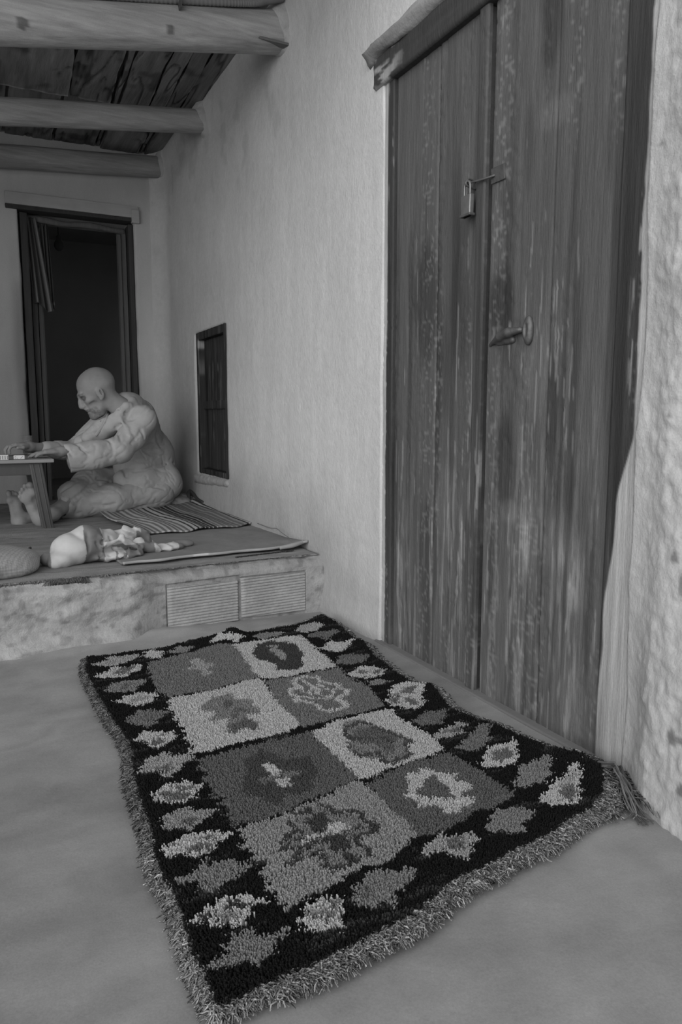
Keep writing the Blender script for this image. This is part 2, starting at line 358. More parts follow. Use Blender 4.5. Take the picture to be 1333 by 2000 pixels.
# ------------------------------------------------------------ raised platform
def riser_y(X,Z):
    b=2.765-.05*smst(1.2,0,X)+.03*smst(.05,.23,Z)*0
    b=b+.012*fbm(st(X*4,Z*9),4,151)+.010*vnoise(st(X*11,Z*26),155)*smst(1.0,.5,X)+.004*fbm(st(X*25,Z*40),2,158)
    b=b-.05*smst(.07,-.02,Z)*smst(1.0,.3,X)
    b=b+.045*smst(.185,.235,Z)**2
    # clay block bay sunk into the render, level with it
    lv=smst(.50,.62,X)*smst(1.32,1.23,X)*smst(-.05,.02,Z); b=b*(1-lv)+(2.7655+.002*fbm(st(X*14,Z*14),3,156)+.045*smst(.185,.235,Z)**2)*lv
    bay=smst(.633,.637,X)*smst(1.221,1.217,X)*smst(-.04,-.03,Z)*smst(.182,.177,Z-.03*(X-.638)*(X<.93))
    return b*(1-bay)+(2.772)*bay
def riser_c(X,Z,H):
    n=fbm(st(X*8,Z*14),4,161)
    c=S(154)*(1+.22*n); c=c*(1-.12*smst(.15,.5,vnoise(st(X*14,Z*20),165)))*(1-.3*smst(.3,.6,vnoise(st(X*40,Z*55),167))); return c*(1+.1*smst(.6,.2,X))
slab('platform',gl((-2.6,-.1,.05),(-.1,.629,.0075),(.629,.641,.002),(.641,1.213,.0075),(1.213,1.225,.002),(1.225,1.33,.0075)),gl((-.06,.17,.0055),(.17,.198,.002),(.198,.232,.0055)),riser_y,3.2,'y',riser_c,M['riser'],kind='structure',label='low cement platform across the back of the porch, its worn front step facing the rug')
plat=bpy.data.objects['platform']
bm=bmesh.new(); box(bm,-2.6,1.36,2.83,5.5,.0,.2305); bmobj('platform_top',bm,M['floor_flat'],plat)
def clay_block(x0,x1,z0,z1,tilt):
    us=gl((x0,x1,.02)); vs=np.arange(z0,z1,.0016)
    def f(X,Z):
        ph=(Z-tilt*(X-x0)-z0)/.0118; g=np.abs((ph%1)-.5)*2
        return 2.7625+.0045*smst(.5,.95,g)+.0015*fbm(st(X*12,Z*12),3,171)
    def c(X,Z,H): return S(156)*(1+.2*fbm(st(X*10,Z*10),3,175))*(1-.10*smst(2.764,2.767,H))
    return slab('clay_block',us,vs,f,2.81,'y',c,M['riser'],plat)
clay_block(.638,.922,.004,.168,.03); clay_block(.934,1.215,.012,.176,.03)
# ------------------------------------------------------------ ceiling: boards on three logs
ceil=link('ceiling',bpy.data.meshes.new('ceiling'),None,kind='structure')
bm=bmesh.new(); box(bm,-2.7,1.75,ROOF_Y,5.8,2.665,2.86); bmesh.ops.recalc_face_normals(bm,faces=bm.faces); bm.to_mesh(ceil.data); bm.free(); ceil.data.materials.append(M['dark'])
def board(p0,p1,p2,p3,z=2.585,th=.03,dark=0,seed=0):
    "near-left, near-right, far-right, far-left corners"
    n,m_=24,70; u=np.linspace(0,1,n)[:,None]; v=np.linspace(0,1,m_)[None]
    a,b,c,d=[np.array(p,float) for p in (p0,p1,p2,p3)]
    P=(a*(1-u[...,None])+b*u[...,None])*(1-v[...,None])+(d*(1-u[...,None])+c*u[...,None])*v[...,None]
    e=.010*fbm(st(P[...,1]*5,P[...,0]*0+seed*3.1),3,201)
    X=P[...,0]+e*np.where(u<.5,1,1)*(np.abs(u-.5)>.49); Y=P[...,1]
    Z=z+.004*fbm(st(X*25,Y*3+seed),3,205)+.010*np.abs(u-.5)**6*20*.3+random.uniform(-.006,.006)
    c_=S(random.uniform(112,134)-dark)*(1+.3*fbm(st(X*14,Y*2.2+seed),4,209)); kn=fbm(st(X*6+seed,Y*5),3,213); c_=c_*(1-.5*smst(.2,.4,kn)); ck=np.abs(fbm(st(X*10+seed,Y*1.3),3,217)); c_=c_*(1-.55*smst(.05,.0,ck)); Z=Z+.008*smst(.05,0,ck)
    V=np.concatenate([st(X,Y,Z).reshape(-1,3),st(X,Y,Z*0+z+th).reshape(-1,3)]); k=n*m_
    F=np.concatenate([gridF(n,m_,flip=True),gridF(n,m_,k)]+[np.stack([A,B,B+k,A+k],-1) for A,B in
      ((np.arange(0,m_-1),np.arange(1,m_)),(np.arange(1,m_)+(n-1)*m_,np.arange(0,m_-1)+(n-1)*m_),(np.arange(1,n)*m_,np.arange(0,n-1)*m_),(np.arange(0,n-1)*m_+m_-1,np.arange(1,n)*m_+m_-1))])
    return link('ceiling_board',mesh('ceiling_board',V,F,np.concatenate([c_.ravel()]*2)),M['board'],ceil,smooth=True)
near=[-2.5,-2.1,-1.65,-1.2,-.8,-.35,.10,.50,.735,.80,.955,1.05,1.14,1.30]
far =[-2.5,-2.1,-1.6,-1.15,-.75,-.3,.14,.60,.835,.865,1.03,1.12,1.20,1.31]
for i in range(len(near)-1):
    g=.002+.003*random.random()+(.007 if i in (7,8) else 0)
    board((near[i]+g,2.9),(near[i+1]-g,2.9),(far[i+1]-g,4.60),(far[i]+g,4.60),seed=i)
n2=[-2.5,-2.05,-1.6,-1.2,-.7,-.2,.03,.29,.575,.84,.87,1.125,1.155,1.32]
f2=[-2.5,-2.0,-1.6,-1.1,-.65,-.2,.05,.30,.60,.865,.895,1.16,1.19,1.32]
for i in range(len(n2)-1):
    g=.005+.004*random.random()
    board((n2[i]+g,4.40),(n2[i+1]-g,4.40),(f2[i+1]-g,5.62),(f2[i]+g,5.62),z=2.622,dark=2,seed=40+i)
for i in range(12):
    x=-2.5+i*.32; yy=2.88
    while yy>ROOF_Y+.1:
        y0=max(ROOF_Y,yy-1.3); board((x+.005,y0),(min(x+.315,1.32),y0),(min(x+.315,1.32),yy),(x+.005,yy),seed=70+i); yy=y0-.02
def beam(pR,slope,rL,rR,seed,g=104,label=None):
    n=300; t=np.linspace(0,1,n)[:,None]; x=-2.6+3.98*t[:,0]; d_=1.38-x; P=np.stack([x,0*x+pR[1],pR[2]-slope*np.where(d_<1.3,d_,1.3+.55*(1-np.exp(-(d_-1.3)/.55)))],-1)
    P[:,1]+=.008*fbm(st(t[:,0]*5,seed),2,221); P[:,2]+=.008*fbm(st(t[:,0]*5,seed+4),2,223)
    V,F=tube(P,rL+(rR-rL)*t[:,0],84,radfn=lambda i,th:1+.05*vnoise(st(np.cos(th)*1.5+seed,np.sin(th)*1.5,0*th+i*.02),227)+.02*vnoise(st(np.cos(th)*5+9,np.sin(th)*5,i*.03+0*th),229))
    c=S(g)*(1+.15*fbm(st(V[:,0]*2,V[:,1]*20,V[:,2]*20),3,231))
    for kx,kz,kr in (KNOTS if seed==1 else []):
        d=np.hypot((V[:,0]-kx)/kr,(V[:,2]-kz)/(kr*.8)); f_=(V[:,1]<P[0,1]); c=np.where(f_&(d<1),c*.45,c); V[:,1]-=np.where(f_,.008*np.clip(1-d,0,1),0)
    return link('beam',mesh('beam',V,F,c),M['logbeam'],ceil,smooth=True,label=label)
KNOTS=[(.252,2.233,.022),(.793,2.326,.018)]
b1=beam((1.37,3.17,2.475),.178,.085,.083,1,158)
b2=beam((1.37,4.36,2.502),.125,.070,.064,2,152)
b3=beam((1.37,5.37,2.535),.075,.078,.070,3,140)
# mud packed round the log ends
for (y,z,r) in ((3.17,2.475,.10),(4.36,2.502,.085),(5.37,2.53,.085)):
    f=Field((1.17,y-.22,z-.22),(1.36,y+.22,z+.24),.008)
    f.cap((1.300,y,z),(1.4,y,z),r*.93,r*1.2,.03); f.ell((1.32,y,z-r*.8),(.022,r*.8,.03),k=.04); f.ell((1.31,y+.03,z+r),(.05,r*1.2,.06),k=.04)
    f.warp(lambda P:.010*fbm(P*22,3,241)); link('mud_packing',f.mesh('mud_packing',lambda V:S(165)*(1+.15*fbm(V*20,3,245))),M['stucco'],ceil,smooth=True)
bm=bmesh.new(); box(bm,1.17,1.34,3.10,3.14,2.378,2.388); bmobj('wood_shim',bm,M['log'],ceil,bevel=.003,jit=.002)
# conduit lying along the first log
cp=tag(tubeobj('conduit_pipe',[(-2.5,3.10,2.24),(-.6,3.10,2.255),(0,3.094,2.300),(.3,3.092,2.355),(.7,3.094,2.42),(1.1,3.090,2.493),(1.20,3.085,2.522),(1.27,3.09,2.55)],.0145,M['conduit'],n=12,samples=700,
   radfn=lambda i,th:np.ones_like(th)*(1+.10*((i//2)%2))),'pale ribbed plastic conduit clipped along the foremost ceiling log','conduit')
bm=bmesh.new(); box(bm,.83,.835,3.055,3.10,2.40,2.455); bmobj('cable_tie',bm,M['iron'],cp)

# ------------------------------------------------------------ big double door in the right wall
door=link('door_1',bpy.data.meshes.new('door_1'),None,kind='structure',label='tall old double door of painted planks in the right wall, beside the patterned rug')
def blob(Y,Z,y,z,ry,rz,n=0): return smst(1.25,.6,np.hypot((Y-y)/ry,(Z-z)/rz)+.45*n)
def door_c(Y,Z,seed,base=85,jamb=0):
    n=fbm(st(Y*30+seed,Z*1.6),4,301+seed); n2=fbm(st(Y*70+seed,Z*3.2),3,311); n3=fbm(st(Y*8,Z*4+seed),4,317)
    c=S(base)*(1+.16*n+.05*n2)
    # long dark worn streaks
    c=c*(1-.34*smst(.14,.34,fbm(st(Y*24+seed*3,Z*.9),3,321))*smst(1.75,1.2,Z+.3*n3))
    # dark smudges of hands and damp
    for (y,z,a,b,k) in ((1.655,1.13,.055,.10,.5),(2.03,1.15,.07,.22,.42),(1.84,1.14,.05,.22,.34),(1.49,1.78,.045,.16,.45),(1.56,1.5,.02,.12,.2),(1.44,.83,.03,.16,.45),(1.62,.68,.05,.17,.42),(1.93,.95,.05,.2,.28),(1.37,.6,.06,.1,.22)):
        c=c*(1-k*blob(Y,Z,y,z,a,b,n3))
    # scuffed lower half: paint rubbed to pale wood
    low=smst(1.15,.35,Z+.25*n3)
    sc=smst(.16,.42,fbm(st(Y*55+seed,(Z+.4*vnoise(st(Y*41,Y*0+seed),336))*5),4,331)+.10*low-.05); c=c*(1+1.0*sc*low*.8)
    c=c*(1+.22*smst(.85,.0,Z)+.10*smst(.1,.5,n3)*low)
    for (y,z,a,b,k) in ((1.60,.56,.045,.04,.55),(1.52,.5,.06,.14,.25),(1.50,.93,.05,.12,.28),(1.40,.5,.05,.10,.40),(1.47,1.55,.07,.045,.30),(1.9,.55,.06,.12,.22),(1.33,.40,.05,.08,.3),(1.62,.88,.02,.1,.3),(1.33,.12,.04,.12,.3)):
        c=c*(1+k*blob(Y,Z,y,z,a,b,n3))
    ZZ=Z+.9*vnoise(st(Y*37+seed,Y*0),338); ZJ=Z+.5*vnoise(st(Y*61+seed,Y*0),339)
    # thin pale flecks where paint has split off
    fl=smst(.50,.60,vnoise(st(Y*190+seed,ZZ*13),341)*.5+vnoise(st(Y*22+seed,ZJ*3),343)*.5); c=c+fl*S(150)*.35*smst(1.8,1.2,Z+.2*n3)
    hb=smst(.30,.6,vnoise(st(Y*110,Z*120),347))*smst(.15,.5,vnoise(st(Y*20+5,Z*1.1),349))*1.6; c=c+hb*S(130)*.18
    return c
def plank(name,y0,y1,x,z0,z1,seed,base=85,th=.03,res=.0045,cf=None,parent=None,edge=.0015):
    def f(Y,Z):
        e=np.minimum(np.abs(Y-y0),np.abs(y1-Y))
        g=.0011*fbm(st(Y*60+seed,Z*3),3,351)+.0014*smst(.2,.6,fbm(st(Y*20+seed,Z*1.2),3,353))
        gouge=.0022*smst(.35,.6,vnoise(st(Y*75,Z*85),355))*smst(.2,.5,vnoise(st(Y*18+5,Z*1.0),357))
        return x+g+gouge+.004*smst(.006,0,e)+edge*fbm(st(Y*2+seed,Z*2),2,359)
    k=cf or (lambda Y,Z,H:door_c(Y,Z,seed,base))
    return slab(name,np.linspace(y0,y1,max(6,int((y1-y0)/res))),gl((z0,z1,.008)),f,x+th,'x',k,M['doorwood'],parent)
def leaf(name,label,planks):
    p=link(name,bpy.data.meshes.new(name),None,door,label=label)
    for a in planks: plank(*a[:7],**a[7],parent=p)
    return p
Z0,Z1=-.004,1.935
leafL=leaf('door_leaf','left leaf of the door, carrying the padlock',[('plank',1.973,2.222,1.318,Z0,Z1,3,{}),('plank',1.732,1.969,1.3165,Z0,Z1,5,{}),('cover_strip',1.722,1.765,1.303,Z0,Z1,8,dict(base=74,th=.014))])
leafR=leaf('door_leaf','right leaf of the door, with the worn grip',[('plank',1.462,1.712,1.317,Z0,Z1,11,{}),('plank',1.232,1.459,1.3145,Z0,Z1,14,{})])
def jr_c(Y,Z,H):
    c=door_c(Y,Z,21,58)
    e=1.165+.038*smst(.80,.62,Z)+.022*smst(.62,.35,Z)+.02*smst(.3,.0,Z)+.006*fbm(st(Z*8,Y*8),3,361)
    m=smst(e+.003,e-.003,Y); w=S(168)*(1+.22*fbm(st(Y*90,Z*3),4,363))*(1-.3*smst(.45,.0,Z)*smst(1.185,1.22,Y))
    fl=smst(.36,.5,fbm(st(Y*110,Z*11),3,367))*smst(1.20,1.175,Y)*smst(.7,1.0,Z); c=c*(1-fl*.8)+w*fl*.6
    return c*(1-m)+w*m
plank('door_jamb',1.10,1.236,1.299,Z0,1.99,21,th=.1,cf=jr_c,parent=door,res=.003)
def jl_c(Y,Z,H):
    c=door_c(Y,Z,25,60); fl=smst(.34,.5,fbm(st(Y*120,Z*9),3,371))*smst(1.3,1.6,Z); c=c*(1-fl*.7)+S(150)*fl*.5
    m=smst(2.254,2.262,Y+.004*fbm(st(Z*9,Y*0),3,373)); g=smst(.8,.2,Z)
    return (c*(1+.5*g))*(1-m)+S(165)*m
plank('door_jamb',2.221,2.33,1.306,Z0,1.99,25,th=.1,cf=jl_c,parent=door,res=.003)
def lint_c(Y,Z,H):
    c=S(62)*(1+.3*fbm(st(Y*2,Z*40),3,375)); fl=smst(.05,.3,fbm(st(Y*12,Z*60),3,377))*smst(2.10,2.25,Y)
    return c*(1-fl)+S(150)*fl
slab('lintel',gl((1.02,2.33,.008)),gl((1.912,2.005,.006)),lambda Y,Z:1.290+.003*fbm(st(Y*3,Z*50),3,379)+.008*smst(1.918,1.912,Z),1.40,'x',lint_c,M['doorwood'],door)
V,F=tube([(1.300+.004*vnoise([y*9,.5],5),y,2.035-.006*vnoise([y*6,1.5],6)) for y in np.linspace(1.0,2.375,60)],.031,16,radfn=lambda i,th:1+.4*vnoise(st(np.cos(th)*2,np.sin(th)*2,th*0+i*.22),381))
link('lintel_log',mesh('lintel_log',V,F,S(136)*(1+.4*fbm(V*np.array([30,4,30]),3,383))),M['stucco'],door,smooth=True,label='pale plaster-smeared log above the lintel')
bm=bmesh.new(); box(bm,1.288,1.40,1.12,2.30,-.05,.003); bmobj('door_sill',bm,M['floor_flat'],door,bevel=.004)
# worn grip on the right leaf
g=link('grip',bpy.data.meshes.new('grip'),None,leafR)
f=Field((1.27,1.50,.98),(1.34,1.72,1.09),.002)
f.chain([(1.316,1.695,1.016,.005),(1.304,1.64,1.033,.011),(1.300,1.60,1.040,.012),(1.304,1.560,1.043,.008)],.008); f.chain([(1.318,1.66,1.018,.008),(1.316,1.60,1.022,.010)],.008)
f.ell((1.312,1.535,1.040),(.012,.018,.038),k=.006); f.ell((1.300,1.535,1.040),(.006,.007,.020),k=.003,mode='sub')
f.warp(lambda P:.0012*fbm(P*90,3,391)); link('pull',f.mesh('pull'),M['iron'],g,smooth=True)
def rubc(Y,Z,H): return S(120)*(1+.3*fbm(st(Y*30,Z*60),3,395))
# hasp
h=link('hasp',bpy.data.meshes.new('hasp'),None,leafR,label='iron hasp plate with its hooked arm')
bm=bmesh.new(); box(bm,1.312,1.318,1.652,1.705,1.447,1.487); bmobj('hasp_plate',bm,M['iron'],h,bevel=.001,jit=.0012)
tubeobj('hasp_arm',[(1.312,1.69,1.466),(1.300,1.715,1.463),(1.292,1.745,1.463),(1.291,1.775,1.466),(1.293,1.80,1.463)],[.0035,.003],M['iron'],h,8,24)
tubeobj('staple',[(1.318,1.782,1.474),(1.294,1.781,1.478),(1.284,1.781,1.470),(1.284,1.781,1.462),(1.300,1.781,1.455),(1.318,1.781,1.455)],.003,M['iron'],leafL,8,24)
pl=thing('padlock','small worn steel padlock hanging from the hasp on the double door','padlock',(1.288,1.781,1.40))
bm=bmesh.new(); box(bm,-.008,.008,-.024,.022,-.024,.034)
for v in bm.verts:
    if v.co.z<0: v.co.y*=.92
bmobj('lock_body',bm,M['padlock'],pl,bevel=.004,seg=3,smooth=True)
bm=bmesh.new(); box(bm,-.010,.010,-.025,.023,-.024,-.017); bmobj('bottom_rim',bm,M['iron'],pl,bevel=.002)
tubeobj('shackle',[(0,.013,.028),(0,.013,.055),(0,.010,.066),(0,0,.071),(0,-.010,.066),(0,-.013,.055),(0,-.013,.028)],.0032,M['padlock'],pl,8,36)
# ------------------------------------------------------------ small shuttered window low in the right wall
win=link('window_1',bpy.data.meshes.new('window_1'),None,kind='structure',label='small dark shuttered window low in the right wall behind the seated man')
def dk(Y,Z,H,s=0):
    c=S(50)*(1+.5*fbm(st(Y*60+s,Z*3),4,401)); c=c*(1-.5*smst(.15,.4,fbm(st(Y*40,Z*2+s),3,403)))
    fl=smst(.42,.6,vnoise(st(Y*130+s,Z*10),407)*.5+.5*vnoise(st(Y*30,Z*3),409)); c=c+fl*S(110)*.5
    return c+S(150)*.8*blob(Y,Z,4.60,1.26,.02,.03)
def wp(name,y0,y1,z0,z1,x,th,s): return slab(name,np.linspace(y0,y1,max(5,int((y1-y0)/.008))),gl((z0,z1,.012)),lambda Y,Z:x+.002*fbm(st(Y*50,Z*3+s),2,411)+.003*smst(.006,0,np.minimum(Y-y0,y1-Y)),x+th,'x',lambda Y,Z,H:dk(Y,Z,H,s),M['darkwood'],win)
wp('window_frame',4.03,4.09,.45,1.335,1.303,.05,1); wp('window_frame',4.59,4.65,.45,1.335,1.303,.05,2); wp('window_frame',4.09,4.59,1.285,1.335,1.303,.05,3); wp('window_frame',4.09,4.59,.455,.49,1.306,.05,4)
for i,(a,b) in enumerate(((4.092,4.215),(4.22,4.335),(4.34,4.455),(4.46,4.588))): wp('shutter_board',a,b,.492,1.283,1.333+.003*(i%2),.03,5+i)
wp('shutter_batten',4.10,4.58,.86,.91,1.324,.012,10)
f=Field((1.22,3.98,.36),(1.37,4.78,.50),.008); f.cap((1.315,4.05,.435),(1.315,4.70,.415),.028,.035,.03); f.warp(lambda P:.008*fbm(P*25,3,413))
link('window_sill',f.mesh('window_sill',lambda V:S(150)*(1+.15*fbm(V*15,3,415))),M['stucco'],win,smooth=True)
# ------------------------------------------------------------ back doorway
d2=link('door_2',bpy.data.meshes.new('door_2'),None,kind='structure',label='dark open doorway in the back wall behind the seated man')
def post(name,x0,x1,y0,y1,z0,z1,m,lab=None): bm=bmesh.new(); box(bm,x0,x1,y0,y1,z0,z1); return bmobj(name,bm,m,d2,bevel=.004,jit=.0015,label=lab)
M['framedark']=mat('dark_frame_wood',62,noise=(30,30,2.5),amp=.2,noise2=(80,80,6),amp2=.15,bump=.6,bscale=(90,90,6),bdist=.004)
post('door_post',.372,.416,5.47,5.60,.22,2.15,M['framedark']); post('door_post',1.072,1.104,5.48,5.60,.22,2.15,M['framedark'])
post('lintel',.286,1.134,5.437,5.56,2.160,2.185,M['framedark'],'lower strip of the lintel, its shaded underside coloured dark')  # dark wood tone stands in for the shade under the lintel
post('lintel',.286,1.134,5.428,5.56,2.185,2.262,M['paintedframe'],'white painted upper board of the lintel')
post('lintel_block',1.088,1.140,5.420,5.45,2.150,2.240,M['paintedframe'])
lf=link('door_leaf',bpy.data.meshes.new('door_leaf'),None,d2,label='wooden leaf folded inwards on the left of the doorway')
for a in ((.428,.462,5.56,5.60),(.468,.492,5.57,5.63)):
    bm=bmesh.new(); box(bm,a[0],a[1],a[2],a[3],.225,2.13); bmobj('stile',bm,M['oldwood'],lf,bevel=.003,jit=.0015)
bm=bmesh.new(); box(bm,.486,.506,5.64,6.25,.24,2.10); bmobj('leaf_panel',bm,M['dark'],lf,bevel=.003)
lf2=link('door_leaf',bpy.data.meshes.new('door_leaf'),None,d2,label='edge of the wooden leaf on the right of the doorway')
for a in ((1.012,1.034,5.57,5.61),(1.040,1.066,5.55,5.59)):
    bm=bmesh.new(); box(bm,a[0],a[1],a[2],a[3],.225,2.12); bmobj('stile',bm,M['oldwood'],lf2,bevel=.003,jit=.0015)
V,F=tube([(x,5.56,2.132-.012*(x-.4)/.6+.006*math.sin(x*17)) for x in np.linspace(.40,1.06,40)],.020,12,radfn=lambda i,th:1+.2*vnoise(st(np.cos(th)*2,np.sin(th)*2,th*0+i*.2),421))
link('top_pole',mesh('top_pole',V,F),M['oldwood'],d2,smooth=True)
# ------------------------------------------------------------ sheet: thin cloth helper
def sheet(name,nu,nv,pos,th,col,m,parent=None,**k):
    u,v=np.meshgrid(np.linspace(0,1,nu),np.linspace(0,1,nv),indexing='ij'); P=pos(u,v)
    du=np.gradient(P,axis=0); dv=np.gradient(P,axis=1); N=np.cross(du,dv); N/=np.linalg.norm(N,axis=-1,keepdims=True)+1e-9
    if N[...,2].mean()<0: N=-N
    A=(P+N*th/2).reshape(-1,3); B=(P-N*th/2).reshape(-1,3); q=nu*nv
    per=np.concatenate([np.arange(nu)*nv,(nu-1)*nv+np.arange(1,nv),np.arange(nu-2,-1,-1)*nv+nv-1,np.arange(nv-2,0,-1)]); nx=np.roll(per,-1)
    F=np.concatenate([gridF(nu,nv),gridF(nu,nv,q,True),np.stack([per,per+q,nx+q,nx],-1)])
    c=col(u,v).ravel() if callable(col) else np.full(q,col)
    return link(name,mesh(name,np.concatenate([A,B]),F,np.concatenate([c,c])),m,parent,smooth=True,**k)
M['cloth']=mat('woven_cloth',attr=True,noise=(30,30,30),amp=.06,bump=.35,bscale=(350,350,350),bdist=.0015,b2=(60,60,60))
M['weave']=mat('coarse_weave',attr=True,noise=(40,160,40),amp=.16,noise2=(12,12,12),amp2=.06,bump=.6,bscale=(90,220,90),bdist=.003,b2=(200,90,90))

# curtain hanging in the back doorway
cu=thing('hanging_cloth','faded cloth hanging from the top left corner of the back doorway','cloth',(.45,5.50,2.12))
def cpos(u,v):
    x=.405+.070*u+.035*v+.055*u*v; z=2.135-(.56+.05*u)*v+.015*np.sin(u*7)*v; y=5.535+.016*np.sin(u*19+v*1.5)*(.5+v)-.0*v
    return st(x,y,z)-np.array((.45,5.50,2.12))
sheet('cloth_panel',50,70,cpos,.003,lambda u,v:S(112)*(1-.55*smst(.25,.45,u)*smst(.80,.60,u))*(1-.2*np.sin(v*0)),M['cloth'],cu)
def cpos2(u,v):
    x=.500+.050*u+.022*v; z=2.10-(.56)*v+.01*np.sin(u*9); y=5.555+.012*np.sin(u*15+v*2); return st(x,y,z)-np.array((.45,5.50,2.12))
sheet('cloth_panel',40,70,cpos2,.003,lambda u,v:S(70)*(1+1.4*smst(.90,.93,v)*(np.sin(v*420)>-.3)),M['cloth'],cu)
# bulb in the dark room
bl=thing('hanging_bulb','dark bulb hanging in the shadow just inside the back doorway','light bulb',(.665,6.0,2.10))
f=Field((-.06,-.06,-.09),(.06,.06,.05),.004); f.ell((0,0,-.03),(.034,.034,.040),k=.02); f.cap((0,0,0),(0,0,.03),.016,.016,.015); link('bulb_glass',f.mesh('bulb_glass'),M['framedark'],bl,smooth=True)
tubeobj('bulb_cord',[(0,0,.03),(0,.0,.35)],.004,M['framedark'],bl,6)

RUG_OUT=[(0.309,2.512),(0.286,2.366),(0.29,2.087),(0.298,1.913),(0.308,1.852),(0.307,1.728),(0.284,1.577),(0.278,1.45),(0.272,1.348),(0.26,1.269),(0.26,1.205),(0.266,1.169),(0.263,1.088),(0.258,1.023),(0.259,0.969),(0.258,0.925),(0.259,0.894),(0.27,0.888),(0.315,0.901),(0.364,0.905),(0.406,0.904),(0.465,0.914),(0.527,0.925),(0.566,0.926),(0.623,0.941),(0.66,0.959),(0.724,0.981),(0.772,0.981),(0.856,0.999),(0.937,1.007),(1.021,1.034),(1.095,1.046),(1.18,1.094),(1.231,1.146),(1.24,1.215),(1.208,1.283),(1.188,1.384),(1.181,1.468),(1.158,1.521),(1.148,1.584),(1.143,1.615),(1.187,1.774),(1.147,1.813),(1.151,1.928),(1.16,1.994),(1.162,2.073),(1.199,2.225),(1.184,2.273),(1.217,2.47),(1.22,2.6),(1.075,2.541),(0.925,2.517),(0.818,2.527),(0.766,2.553),(0.688,2.535),(0.553,2.496),(0.398,2.498)]
RUG_FRINGE=[(0.292,2.511),(0.28,2.416),(0.281,2.135),(0.288,1.978),(0.292,1.848),(0.283,1.717),(0.272,1.609),(0.264,1.47),(0.259,1.343),(0.248,1.245),(0.257,1.183),(0.254,1.145),(0.248,1.08),(0.246,1.003),(0.249,0.939),(0.252,0.898),(0.254,0.867),(0.266,0.865),(0.289,0.878),(0.346,0.883),(0.357,0.887),(0.438,0.892),(0.515,0.902),(0.609,0.918),(0.657,0.934),(0.704,0.951),(0.764,0.957),(0.83,0.967),(0.933,0.981),(1.058,0.992),(1.156,1.031),(1.216,1.071),(1.265,1.122),(1.299,1.2),(1.273,1.285),(1.251,1.329),(1.23,1.434),(1.222,1.519),(1.204,1.574),(1.199,1.634),(1.198,1.668),(1.24,1.822),(1.204,1.885),(1.203,1.982),(1.211,2.062),(1.217,2.15),(1.247,2.286),(1.241,2.36),(1.277,2.559),(1.271,2.7)]
PANELS=[('mid2',[(0.476,2.347),(0.546,2.37),(0.649,2.397),(0.736,2.444),(0.784,2.406),(0.767,2.236),(0.748,2.067),(0.6,2.03),(0.54,2.033),(0.461,2.023),(0.452,2.109),(0.455,2.214)]),
('white',[(0.782,2.401),(0.865,2.406),(0.988,2.42),(1.035,2.397),(1.023,2.248),(1.002,2.045),(0.902,2.042),(0.829,2.032),(0.763,2.04),(0.75,2.071)]),
('white',[(0.46,2.015),(0.597,2.018),(0.746,2.063),(0.752,2.016),(0.731,1.871),(0.728,1.774),(0.722,1.669),(0.672,1.652),(0.593,1.648),(0.512,1.647),(0.482,1.64),(0.436,1.644),(0.444,1.739),(0.446,1.825),(0.45,1.913)]),
('mid2',[(0.758,2.022),(0.854,2.024),(1.007,2.032),(0.996,1.943),(1.006,1.85),(0.996,1.764),(0.983,1.695),(0.931,1.685),(0.861,1.68),(0.769,1.671),(0.723,1.668),(0.731,1.773),(0.734,1.874)]),
('dkmid',[(0.432,1.614),(0.473,1.611),(0.531,1.615),(0.606,1.619),(0.73,1.633),(0.725,1.559),(0.724,1.439),(0.725,1.365),(0.632,1.336),(0.543,1.311),(0.478,1.304),(0.442,1.305),(0.424,1.3),(0.425,1.397),(0.426,1.466),(0.426,1.547)]),
('white',[(0.734,1.635),(0.777,1.649),(0.855,1.668),(0.973,1.671),(0.987,1.665),(0.985,1.623),(0.982,1.549),(0.989,1.453),(0.98,1.397),(0.927,1.39),(0.822,1.373),(0.743,1.35),(0.724,1.363),(0.727,1.438),(0.726,1.559)]),
('lt2',[(0.42,1.286),(0.439,1.296),(0.534,1.304),(0.626,1.322),(0.694,1.349),(0.722,1.346),(0.725,1.326),(0.73,1.27),(0.727,1.194),(0.723,1.118),(0.698,1.106),(0.66,1.082),(0.625,1.069),(0.607,1.068),(0.585,1.075),(0.559,1.064),(0.522,1.053),(0.474,1.045),(0.437,1.037),(0.421,1.029),(0.416,1.053),(0.412,1.079),(0.415,1.131),(0.422,1.176),(0.417,1.224)]),
('dkmid2',[(0.73,1.331),(0.813,1.358),(0.852,1.37),(0.978,1.383),(0.985,1.332),(0.99,1.245),(0.995,1.154),(0.919,1.134),(0.87,1.134),(0.81,1.115),(0.757,1.105),(0.723,1.116),(0.727,1.194),(0.73,1.27)])]
